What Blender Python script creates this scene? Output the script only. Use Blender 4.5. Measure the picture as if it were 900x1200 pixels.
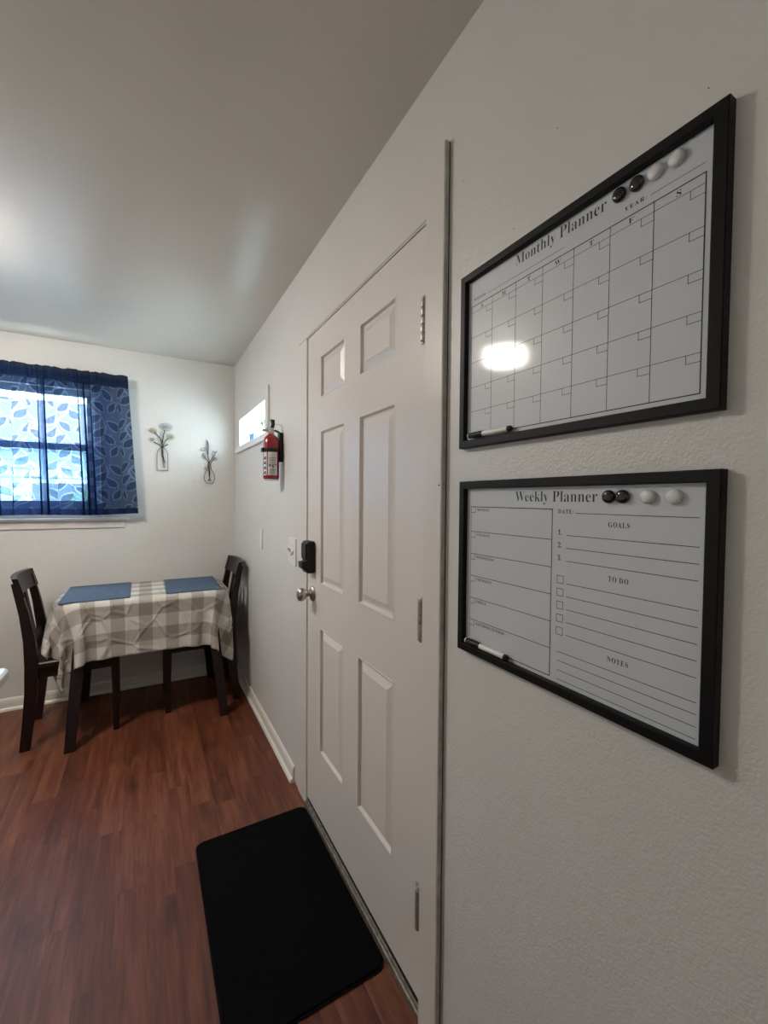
import bpy, bmesh, math, random
import numpy as np
from mathutils import Vector, Matrix

random.seed(7)
RNG = np.random.default_rng(11)
for o in list(bpy.data.objects):
    bpy.data.objects.remove(o)
scene = bpy.context.scene
COL = scene.collection
R = math.radians
PI = math.pi

# ------------------------------------------------------------------ camera
# right wall is the plane x = 0, far wall y = 3.564, floor z = 0, ceiling z = 2.44
CAM_X, CAM_Z, FPX = -0.6281, 1.3903, 496.14
YAW, PITCH, ROLL = 0.513408, 0.029933, 0.007606
fwd = Vector((math.sin(YAW) * math.cos(PITCH), math.cos(YAW) * math.cos(PITCH), -math.sin(PITCH)))
rgt = Vector((math.cos(YAW), -math.sin(YAW), 0))
upv = rgt.cross(fwd)
r2 = rgt * math.cos(ROLL) + upv * math.sin(ROLL)
u2 = -rgt * math.sin(ROLL) + upv * math.cos(ROLL)
cam_data = bpy.data.cameras.new('camera')
cam = bpy.data.objects.new('camera', cam_data)
COL.objects.link(cam)
m = Matrix((r2, u2, -fwd)).transposed().to_4x4()
m.translation = Vector((CAM_X, 0, CAM_Z))
cam.matrix_world = m
cam_data.sensor_fit = 'HORIZONTAL'
cam_data.sensor_width = 36.0
cam_data.lens = FPX / 900 * 36.0
cam_data.clip_start = 0.02
cam_data.clip_end = 200
scene.camera = cam

# ------------------------------------------------------------------ world, exposure
SKY_STRENGTH = 20.0
LAMP_STRENGTH = 72.0
world = bpy.data.worlds.new('overcast_sky')
scene.world = world
world.use_nodes = True
bg = world.node_tree.nodes['Background']
bg.inputs[0].default_value = (0.80, 0.92, 1.0, 1)
bg.inputs[1].default_value = SKY_STRENGTH
vs = scene.view_settings
vs.view_transform = 'Standard'
vs.look = 'None'
vs.gamma = 1
vs.use_curve_mapping = False
vs.exposure = 0.55


def portal(loc, size_x, size_y, rot):
    l = bpy.data.lights.new('window_portal', 'AREA')
    l.shape = 'RECTANGLE'
    l.size, l.size_y = size_x, size_y
    l.cycles.is_portal = True
    o = bpy.data.objects.new('window_portal', l)
    o.location, o.rotation_euler = loc, rot
    COL.objects.link(o)


portal((-1.41, 3.70, 1.735), 1.00, 0.87, (R(-90), 0, 0))      # daylight through the far window
portal((0.14, 2.96, 1.88), 0.20, 0.78, (0, R(90), 0))         # and through the little side window

# ------------------------------------------------------------------ helpers
def tag(o, label=None, cat=None, group=None, kind=None):
    if label: o['label'] = label
    if cat: o['category'] = cat
    if group: o['group'] = group
    if kind: o['kind'] = kind
    return o


def link_mesh(name, me, mat, parent=None, smooth=False):
    o = bpy.data.objects.new(name, me)
    COL.objects.link(o)
    if mat is not None:
        me.materials.clear()
        me.materials.append(mat)
    if smooth:
        me.shade_smooth() if smooth is True else me.set_sharp_from_angle(angle=R(smooth))
    if parent is not None:
        o.parent = parent
    return o


def build(name, bm, mat, parent=None, smooth=False):
    bmesh.ops.recalc_face_normals(bm, faces=bm.faces[:])
    me = bpy.data.meshes.new(name)
    bm.to_mesh(me)
    bm.free()
    if smooth:
        for p in me.polygons: p.use_smooth = True
        if smooth is not True: me.set_sharp_from_angle(angle=R(smooth))
    o = bpy.data.objects.new(name, me)
    COL.objects.link(o)
    me.materials.append(mat)
    if parent is not None: o.parent = parent
    return o


def thing(name, label, cat, loc=(0, 0, 0), rotz=0, group=None, kind=None):
    o = bpy.data.objects.new(name, None)
    o.empty_display_size = 0.05
    COL.objects.link(o)
    o.location = loc
    o.rotation_euler = (0, 0, rotz)
    return tag(o, label, cat, group, kind)


def box(bm, x0, x1, y0, y1, z0, z1, bev=0.0, seg=2):
    vs_ = [bm.verts.new(p) for p in ((x0, y0, z0), (x1, y0, z0), (x1, y1, z0), (x0, y1, z0),
                                      (x0, y0, z1), (x1, y0, z1), (x1, y1, z1), (x0, y1, z1))]
    fs = [bm.faces.new([vs_[i] for i in q]) for q in
          ((0, 3, 2, 1), (4, 5, 6, 7), (0, 1, 5, 4), (1, 2, 6, 5), (2, 3, 7, 6), (3, 0, 4, 7))]
    if bev > 0:
        es = list({e for f in fs for e in f.edges})
        bmesh.ops.bevel(bm, geom=es, offset=bev, segments=seg, profile=0.5, affect='EDGES')
    return bm


def nbox(*a, **k):
    return box(bmesh.new(), *a, **k)


def loft(bm, rings, closed=True, cap=True):
    """rings: list of equally long lists of points"""
    vr = [[bm.verts.new(p) for p in r] for r in rings]
    n = len(vr[0])
    for a, b in zip(vr[:-1], vr[1:]):
        for i in range(n if closed else n - 1):
            j = (i + 1) % n
            bm.faces.new((a[i], a[j], b[j], b[i]))
    if cap and closed:
        bm.faces.new(vr[0][::-1])
        bm.faces.new(vr[-1])
    return bm


def sweep_rect(bm, path, sizes, side=Vector((0, 1, 0))):
    """square bar along a path; sizes = (width along side, depth) per point"""
    rings = []
    P = [Vector(p) for p in path]
    for i, p in enumerate(P):
        t = (P[min(i + 1, len(P) - 1)] - P[max(i - 1, 0)]).normalized()
        s = (side - t * side.dot(t)).normalized()
        n = t.cross(s).normalized()
        w, d = sizes[i] if isinstance(sizes, list) else sizes
        rings.append([p + s * w / 2 + n * d / 2, p - s * w / 2 + n * d / 2, p - s * w / 2 - n * d / 2, p + s * w / 2 - n * d / 2])
    if abs((P[1] - P[0]).normalized().z) > .5:       # feet and tops cut level
        for k in (0, -1):
            t = (P[1] - P[0] if k == 0 else P[-1] - P[-2]).normalized()
            rings[k] = [q - t * ((q.z - P[k].z) / t.z) for q in rings[k]]
    return loft(bm, rings)


def tube(bm, path, r, n=8, closed=False, cap=True):
    P = [Vector(p) for p in path]
    rings = []
    L = len(P)
    ref = None
    for i, p in enumerate(P):
        a = P[(i - 1) % L] if closed else P[max(i - 1, 0)]
        b = P[(i + 1) % L] if closed else P[min(i + 1, L - 1)]
        t = (b - a).normalized()
        if ref is None:
            ref = t.orthogonal().normalized()
        ref = (ref - t * ref.dot(t)).normalized()
        w = t.cross(ref)
        rr = r[i] if isinstance(r, (list, tuple)) else r
        rings.append([p + (ref * math.cos(2 * PI * k / n) + w * math.sin(2 * PI * k / n)) * rr for k in range(n)])
    if closed:
        rings.append(rings[0])
        vr = [[bm.verts.new(q) for q in rg] for rg in rings[:-1]]
        vr.append(vr[0])
        for A, B in zip(vr[:-1], vr[1:]):
            for k in range(n):
                bm.faces.new((A[k], A[(k + 1) % n], B[(k + 1) % n], B[k]))
        return bm
    return loft(bm, rings, True, cap)


def lathe(bm, prof, axis='z', n=32, at=(0, 0, 0)):
    """prof: (radius, height) pairs; axis: the direction of height"""
    A = Vector(at)
    rings = []
    for r, h in prof:
        ring = []
        for k in range(n):
            c, s = math.cos(2 * PI * k / n) * max(r, 1e-5), math.sin(2 * PI * k / n) * max(r, 1e-5)
            ring.append(A + (Vector((c, s, h)) if axis == 'z' else Vector((h, c, s)) if axis == 'x' else Vector((s, h, c))))
        rings.append(ring)
    return loft(bm, rings)


def rounded_rect(x0, x1, y0, y1, r, n=6):
    pts = []
    for cx, cy, a0 in ((x1 - r, y1 - r, 0), (x0 + r, y1 - r, 90), (x0 + r, y0 + r, 180), (x1 - r, y0 + r, 270)):
        for k in range(n + 1):
            a = R(a0 + 90 * k / n)
            pts.append((cx + r * math.cos(a), cy + r * math.sin(a)))
    return pts


def prism(bm, pts2, z0, z1, bev=0.0):
    if bev:
        c = Vector((sum(p[0] for p in pts2) / len(pts2), sum(p[1] for p in pts2) / len(pts2)))
        def inset(d):
            n = len(pts2); out = []
            for i in range(n):
                a, b = Vector(pts2[i - 1]), Vector(pts2[(i + 1) % n])
                t = (b - a).normalized()
                nrm = Vector((-t.y, t.x))
                p = Vector(pts2[i])
                if nrm.dot(c - p) < 0: nrm = -nrm
                out.append(p + nrm * d)
            return out
        i1 = inset(bev)
        return loft(bm, [[(p[0], p[1], z0) for p in i1], [(p[0], p[1], z0 + bev) for p in pts2],
                         [(p[0], p[1], z1 - bev) for p in pts2], [(p[0], p[1], z1) for p in i1]])
    return loft(bm, [[(p[0], p[1], z0) for p in pts2], [(p[0], p[1], z1) for p in pts2]])


def copy_tree(o, parent=None):
    c = o.copy()
    COL.objects.link(c)
    c.parent = parent
    for ch in list(o.children):
        copy_tree(ch, c)
    return c


# ------------------------------------------------------------------ materials
def new_mat(name):
    mt = bpy.data.materials.new(name)
    mt.use_nodes = True
    nt = mt.node_tree
    return mt, nt, nt.nodes, nt.links, nt.nodes['Principled BSDF']


def ramp(nodes, stops):
    r = nodes.new('ShaderNodeValToRGB')
    els = r.color_ramp.elements
    while len(els) < len(stops): els.new(0.5)
    for e, (p, c) in zip(els, stops):
        e.position = p
        e.color = (*c, 1)
    return r


def position(nodes, links, scale=(1, 1, 1)):
    g = nodes.new('ShaderNodeNewGeometry')
    mp = nodes.new('ShaderNodeMapping')
    mp.inputs['Scale'].default_value = scale
    links.new(g.outputs['Position'], mp.inputs['Vector'])
    return mp.outputs['Vector']


def objcoord(nodes, links, scale=(1, 1, 1)):
    g = nodes.new('ShaderNodeTexCoord')
    mp = nodes.new('ShaderNodeMapping')
    mp.inputs['Scale'].default_value = scale
    links.new(g.outputs['Object'], mp.inputs['Vector'])
    return mp.outputs['Vector']


def noise(nodes, links, vec, scale, detail=3, rough=0.5):
    n = nodes.new('ShaderNodeTexNoise')
    n.inputs['Scale'].default_value = scale
    n.inputs['Detail'].default_value = detail
    n.inputs['Roughness'].default_value = rough
    links.new(vec, n.inputs['Vector'])
    return n.outputs['Fac']


def bump(nodes, links, bsdf, height, strength, dist):
    b = nodes.new('ShaderNodeBump')
    b.inputs['Strength'].default_value = strength
    b.inputs['Distance'].default_value = dist
    links.new(height, b.inputs['Height'])
    links.new(b.outputs['Normal'], bsdf.inputs['Normal'])
    return b


def paint(name, col, rough=0.4, var=0.03, bscale=220, bstr=0.25, bdist=0.0006, blotch=0.0, spec=0.5):
    mt, nt, N, L, B = new_mat(name)
    v = position(N, L)
    f = noise(N, L, v, 3.0, 4, .6)
    c0 = tuple(max(c - var, 0) for c in col)
    c1 = tuple(min(c + var, 1) for c in col)
    rp = ramp(N, [(.3, c0), (.7, c1)])
    L.new(f, rp.inputs[0])
    L.new(rp.outputs[0], B.inputs['Base Color'])
    B.inputs['Roughness'].default_value = rough
    B.inputs['Specular IOR Level'].default_value = spec
    if bstr:
        h = noise(N, L, v, bscale, 2, .5)
        if blotch:
            h2 = noise(N, L, v, bscale * .22, 3, .6)
            ad = N.new('ShaderNodeMath'); ad.operation = 'MULTIPLY_ADD'
            L.new(h2, ad.inputs[0]); ad.inputs[1].default_value = blotch; L.new(h, ad.inputs[2])
            h = ad.outputs[0]
        bump(N, L, B, h, bstr, bdist)
    return mt


def plain(name, col, rough=0.5, metal=0.0, var=0.0, spec=0.5, nscale=60, bstr=0.0, bdist=.0005, coat=0.0):
    mt, nt, N, L, B = new_mat(name)
    B.inputs['Roughness'].default_value = rough
    B.inputs['Metallic'].default_value = metal
    B.inputs['Specular IOR Level'].default_value = spec
    B.inputs['Coat Weight'].default_value = coat
    B.inputs['Coat Roughness'].default_value = .08
    v = objcoord(N, L)
    f = noise(N, L, v, nscale, 3, .55)
    rp = ramp(N, [(.3, tuple(c * (1 - var) for c in col)), (.7, tuple(min(1, c * (1 + var)) for c in col))])
    L.new(f, rp.inputs[0])
    L.new(rp.outputs[0], B.inputs['Base Color'])
    if bstr: bump(N, L, B, f, bstr, bdist)
    return mt


M = {}
M['wall'] = paint('wall_paint', (0.70, 0.692, 0.668), 0.36, .012, 220, .62, .0014, 1.4)
M['wall_far'] = M['wall']
M['ceiling'] = paint('ceiling_paint', (0.70, 0.665, 0.61), 0.27, .012, 120, .30, .0008, 1.5, .38)
M['trim'] = paint('trim_paint', (0.72, 0.69, 0.65), 0.33, .01, 90, .12, .0006)
M['base'] = paint('baseboard_paint', (0.80, 0.77, 0.70), 0.35, .02, 90, .15, .0006)
M['door'] = paint('door_paint', (0.73, 0.69, 0.655), 0.34, .008, 260, .10, .0005)
M['white'] = plain('white_vinyl', (0.82, 0.83, 0.82), 0.35, var=.02)
M['dark_gap'] = plain('dark_seal', (0.03, 0.027, 0.025), 0.8, var=.2)
M['nickel'] = plain('brushed_nickel', (0.50, 0.46, 0.42), 0.28, 1.0, .12, nscale=90)
M['hinge'] = plain('aged_hinge_metal', (0.46, 0.43, 0.40), 0.40, .6, .25, nscale=140)
M['alu'] = plain('worn_threshold_metal', (0.22, 0.19, 0.16), 0.5, .5, .4, nscale=70)
M['blackplastic'] = plain('black_plastic', (0.008, 0.008, 0.009), 0.42, var=.1, spec=.3)
M['frame'] = plain('black_frame_foil', (0.005, 0.005, 0.0053), 0.5, spec=.22, var=.15, nscale=200, bstr=.1)
M['ink'] = plain('black_print', (0.018, 0.018, 0.02), 0.5)
M['whiteplastic'] = plain('white_plastic', (0.78, 0.77, 0.74), 0.3, var=.01)
M['magnet_white'] = plain('white_magnet', (0.74, 0.75, 0.76), 0.18, var=.01, coat=.5)
M['magnet_black'] = plain('black_magnet', (0.008, 0.008, 0.009), 0.12, coat=.6)
M['sheet'] = plain('dry_erase_sheet', (0.60, 0.635, 0.67), 0.45, var=.008, nscale=14, coat=.35)
M['wood_dark'] = None
M['red'] = plain('extinguisher_red', (0.27, 0.006, 0.012), 0.22, var=.06, coat=.6)
M['label_white'] = plain('label_white', (0.72, 0.71, 0.69), 0.45)
M['silver'] = plain('cast_aluminium', (0.62, 0.60, 0.56), 0.35, .9, .1)
M['wire'] = plain('black_wire', (0.03, 0.03, 0.032), 0.45, .4, .2)
M['wire_grey'] = plain('grey_wire', (0.30, 0.33, 0.35), 0.5, .3, .2)
M['wire_gold'] = plain('gold_wire', (0.42, 0.35, 0.20), 0.45, .5, .2)
M['bluepot'] = plain('blue_glaze', (0.06, 0.22, 0.75), 0.3, var=.1, coat=.4)
M['leaf'] = plain('plant_green', (0.16, 0.34, 0.12), 0.5, var=.3, nscale=40)
M['counter'] = plain('white_counter', (0.80, 0.82, 0.80), 0.25, var=.02, nscale=25)
M['cab'] = plain('white_cabinet', (0.72, 0.71, 0.68), 0.4, var=.02)


def wood_dark():
    mt, nt, N, L, B = new_mat('espresso_wood')
    v = objcoord(N, L, (40, 40, 4))
    f = noise(N, L, v, 2.0, 5, .6)
    rp = ramp(N, [(.25, (.007, .003, .0027)), (.75, (.019, .0075, .0062))])
    L.new(f, rp.inputs[0])
    L.new(rp.outputs[0], B.inputs['Base Color'])
    B.inputs['Roughness'].default_value = .38; B.inputs['Specular IOR Level'].default_value = .35
    bump(N, L, B, f, .08, .0006)
    return mt


def floor_wood():
    mt, nt, N, L, B = new_mat('cherry_laminate')
    info = N.new('ShaderNodeObjectInfo')
    g = N.new('ShaderNodeNewGeometry')
    off = N.new('ShaderNodeVectorMath'); off.operation = 'MULTIPLY_ADD'
    cmb = N.new('ShaderNodeCombineXYZ')
    for k in range(3): L.new(info.outputs['Random'], cmb.inputs[k])
    L.new(cmb.outputs[0], off.inputs[0]); off.inputs[1].default_value = (37.0, 91.0, 11.0)
    L.new(g.outputs['Position'], off.inputs[2])
    mp = N.new('ShaderNodeMapping'); mp.inputs['Scale'].default_value = (30, 2.6, 10)
    L.new(off.outputs[0], mp.inputs['Vector'])
    f1 = noise(N, L, mp.outputs[0], 1.0, 6, .62)
    mp2 = N.new('ShaderNodeMapping'); mp2.inputs['Scale'].default_value = (130, 7, 20)
    L.new(off.outputs[0], mp2.inputs['Vector'])
    f2 = noise(N, L, mp2.outputs[0], 1.0, 3, .5)
    mp3 = N.new('ShaderNodeMapping'); mp3.inputs['Scale'].default_value = (9, 3.0, 5)
    L.new(off.outputs[0], mp3.inputs['Vector'])
    f3 = noise(N, L, mp3.outputs[0], 1.0, 3, .6)
    r1 = ramp(N, [(.22, (.058, .014, .007)), (.5, (.135, .038, .018)), (.80, (.235, .088, .045))])
    mx = N.new('ShaderNodeMath'); mx.operation = 'MULTIPLY_ADD'
    L.new(f2, mx.inputs[0]); mx.inputs[1].default_value = .35
    ad = N.new('ShaderNodeMath'); ad.operation = 'MULTIPLY_ADD'
    L.new(info.outputs['Random'], ad.inputs[0]); ad.inputs[1].default_value = .20; ad.inputs[2].default_value = -.26
    L.new(ad.outputs[0], mx.inputs[2])
    sm = N.new('ShaderNodeMath'); sm.operation = 'ADD'
    L.new(f1, sm.inputs[0]); L.new(mx.outputs[0], sm.inputs[1])
    L.new(sm.outputs[0], r1.inputs[0])
    # scattered dark knots and mineral streaks
    kn = ramp(N, [(.56, (1, 1, 1)), (.72, (.42, .34, .32))])
    L.new(f3, kn.inputs[0])
    mul = N.new('ShaderNodeMixRGB'); mul.blend_type = 'MULTIPLY'; mul.inputs[0].default_value = .8
    L.new(r1.outputs[0], mul.inputs[1]); L.new(kn.outputs[0], mul.inputs[2])
    L.new(mul.outputs[0], B.inputs['Base Color'])
    B.inputs['Roughness'].default_value = .42
    B.inputs['Specular IOR Level'].default_value = .4
    bump(N, L, B, f2, .12, .0004)
    return mt


def glass_mat():
    mt, nt, N, L, B = new_mat('window_glass')
    out = N['Material Output']
    tr = N.new('ShaderNodeBsdfTransparent'); tr.inputs[0].default_value = (.93, .97, .97, 1)
    gl = N.new('ShaderNodeBsdfGlossy'); gl.inputs['Roughness'].default_value = .02
    mx = N.new('ShaderNodeMixShader'); mx.inputs[0].default_value = .06
    L.new(tr.outputs[0], mx.inputs[1]); L.new(gl.outputs[0], mx.inputs[2]); L.new(mx.outputs[0], out.inputs[0])
    return mt


def curtain_mat():
    mt, nt, N, L, B = new_mat('navy_burnout_voile')
    out = N['Material Output']
    at = N.new('ShaderNodeAttribute'); at.attribute_name = 'weave'
    tr = N.new('ShaderNodeBsdfTransparent'); tr.inputs[0].default_value = (.60, .76, 1.0, 1)
    df = N.new('ShaderNodeBsdfDiffuse'); df.inputs[0].default_value = (.006, .011, .036, 1)
    tl = N.new('ShaderNodeBsdfTranslucent'); tl.inputs[0].default_value = (.015, .036, .115, 1)
    ad = N.new('ShaderNodeMixShader'); ad.inputs[0].default_value = .22
    L.new(df.outputs[0], ad.inputs[1]); L.new(tl.outputs[0], ad.inputs[2])
    mx = N.new('ShaderNodeMixShader')
    L.new(at.outputs['Fac'], mx.inputs[0])
    L.new(tr.outputs[0], mx.inputs[1]); L.new(ad.outputs[0], mx.inputs[2]); L.new(mx.outputs[0], out.inputs[0])
    return mt


def gingham_mat(size):
    mt, nt, N, L, B = new_mat('gingham_cloth')
    uv = N.new('ShaderNodeUVMap')
    sp = N.new('ShaderNodeSeparateXYZ'); L.new(uv.outputs[0], sp.inputs[0])
    st = []
    for k in range(2):
        a = N.new('ShaderNodeMath'); a.operation = 'MULTIPLY'; a.inputs[1].default_value = .5 / size
        L.new(sp.outputs[k], a.inputs[0])
        fr = N.new('ShaderNodeMath'); fr.operation = 'FRACT'; L.new(a.outputs[0], fr.inputs[0])
        g = N.new('ShaderNodeMath'); g.operation = 'GREATER_THAN'; g.inputs[1].default_value = .5
        L.new(fr.outputs[0], g.inputs[0]); st.append(g.outputs[0])
    s = N.new('ShaderNodeMath'); s.operation = 'ADD'; L.new(st[0], s.inputs[0]); L.new(st[1], s.inputs[1])
    h = N.new('ShaderNodeMath'); h.operation = 'MULTIPLY'; h.inputs[1].default_value = .5; L.new(s.outputs[0], h.inputs[0])
    rp = ramp(N, [(0, (.66, .645, .59)), (.5, (.44, .41, .365)), (1, (.285, .255, .225))])
    rp.color_ramp.interpolation = 'CONSTANT'
    rp.color_ramp.elements[1].position = .3; rp.color_ramp.elements[2].position = .8
    L.new(h.outputs[0], rp.inputs[0]); L.new(rp.outputs[0], B.inputs['Base Color'])
    B.inputs['Roughness'].default_value = .75
    B.inputs['Specular IOR Level'].default_value = .2
    # packing creases and crumples
    wn = N.new('ShaderNodeTexNoise'); wn.inputs['Scale'].default_value = 4; L.new(uv.outputs[0], wn.inputs['Vector'])
    av = N.new('ShaderNodeVectorMath'); av.operation = 'MULTIPLY_ADD'; av.inputs[1].default_value = (.12, .12, .12)
    L.new(wn.outputs['Color'], av.inputs[0]); L.new(uv.outputs[0], av.inputs[2])
    vo = N.new('ShaderNodeTexVoronoi'); vo.feature = 'DISTANCE_TO_EDGE'; vo.inputs['Scale'].default_value = 7
    L.new(av.outputs[0], vo.inputs['Vector'])
    cr = N.new('ShaderNodeMapRange'); cr.inputs[1].default_value = 0; cr.inputs[2].default_value = .10
    cr.inputs[3].default_value = 1; cr.inputs[4].default_value = 0
    L.new(vo.outputs['Distance'], cr.inputs[0])
    n2 = noise(N, L, uv.outputs[0], 22, 3, .6)
    sm = N.new('ShaderNodeMath'); sm.operation = 'MULTIPLY_ADD'; sm.inputs[1].default_value = .8
    L.new(n2, sm.inputs[0]); L.new(cr.outputs[0], sm.inputs[2])
    bump(N, L, B, sm.outputs[0], .7, .0065)
    return mt


def woven_mat(name, c0, c1, scale):
    mt, nt, N, L, B = new_mat(name)
    v = objcoord(N, L)
    w1 = N.new('ShaderNodeTexWave'); w1.bands_direction = 'X'; w1.inputs['Scale'].default_value = scale
    w2 = N.new('ShaderNodeTexWave'); w2.bands_direction = 'Y'; w2.inputs['Scale'].default_value = scale
    for w in (w1, w2):
        w.inputs['Distortion'].default_value = 1.0
        L.new(v, w.inputs['Vector'])
    s = N.new('ShaderNodeMath'); s.operation = 'ADD'; L.new(w1.outputs['Fac'], s.inputs[0]); L.new(w2.outputs['Fac'], s.inputs[1])
    n = noise(N, L, v, 45, 3, .6)
    q = N.new('ShaderNodeMath'); q.operation = 'MULTIPLY_ADD'; q.inputs[1].default_value = .25
    L.new(s.outputs[0], q.inputs[0]); L.new(n, q.inputs[2])
    rp = ramp(N, [(.35, c0), (.95, c1)])
    L.new(q.outputs[0], rp.inputs[0]); L.new(rp.outputs[0], B.inputs['Base Color'])
    B.inputs['Roughness'].default_value = .9
    B.inputs['Specular IOR Level'].default_value = .06
    bump(N, L, B, s.outputs[0], .5, .0008)
    return mt


M['wood_dark'] = wood_dark()
M['floor'] = floor_wood()
M['glass'] = glass_mat()
M['curtain'] = curtain_mat()
CHECK = 0.073
M['gingham'] = gingham_mat(CHECK)
M['denim'] = woven_mat('blue_woven_placemat', (.055, .085, .14), (.13, .175, .25), 110)
M['matblack'] = woven_mat('black_mat_pile', (.002, .002, .0023), (.005, .005, .0053), 160)
M['matrubber'] = plain('black_rubber', (.004, .004, .0045), .9, spec=.2)
M['siding'] = plain('pale_blue_siding', (.45, .60, .72), .6, var=.05, nscale=3)
M['roofing'] = plain('grey_roofing', (.20, .20, .21), .8, var=.2, nscale=12)
M['lawn'] = plain('pale_concrete', (.42, .42, .40), .9, var=.12, nscale=5)
M['bush'] = plain('bush_green', (.10, .22, .07), .8, var=.4, nscale=20)

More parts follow.
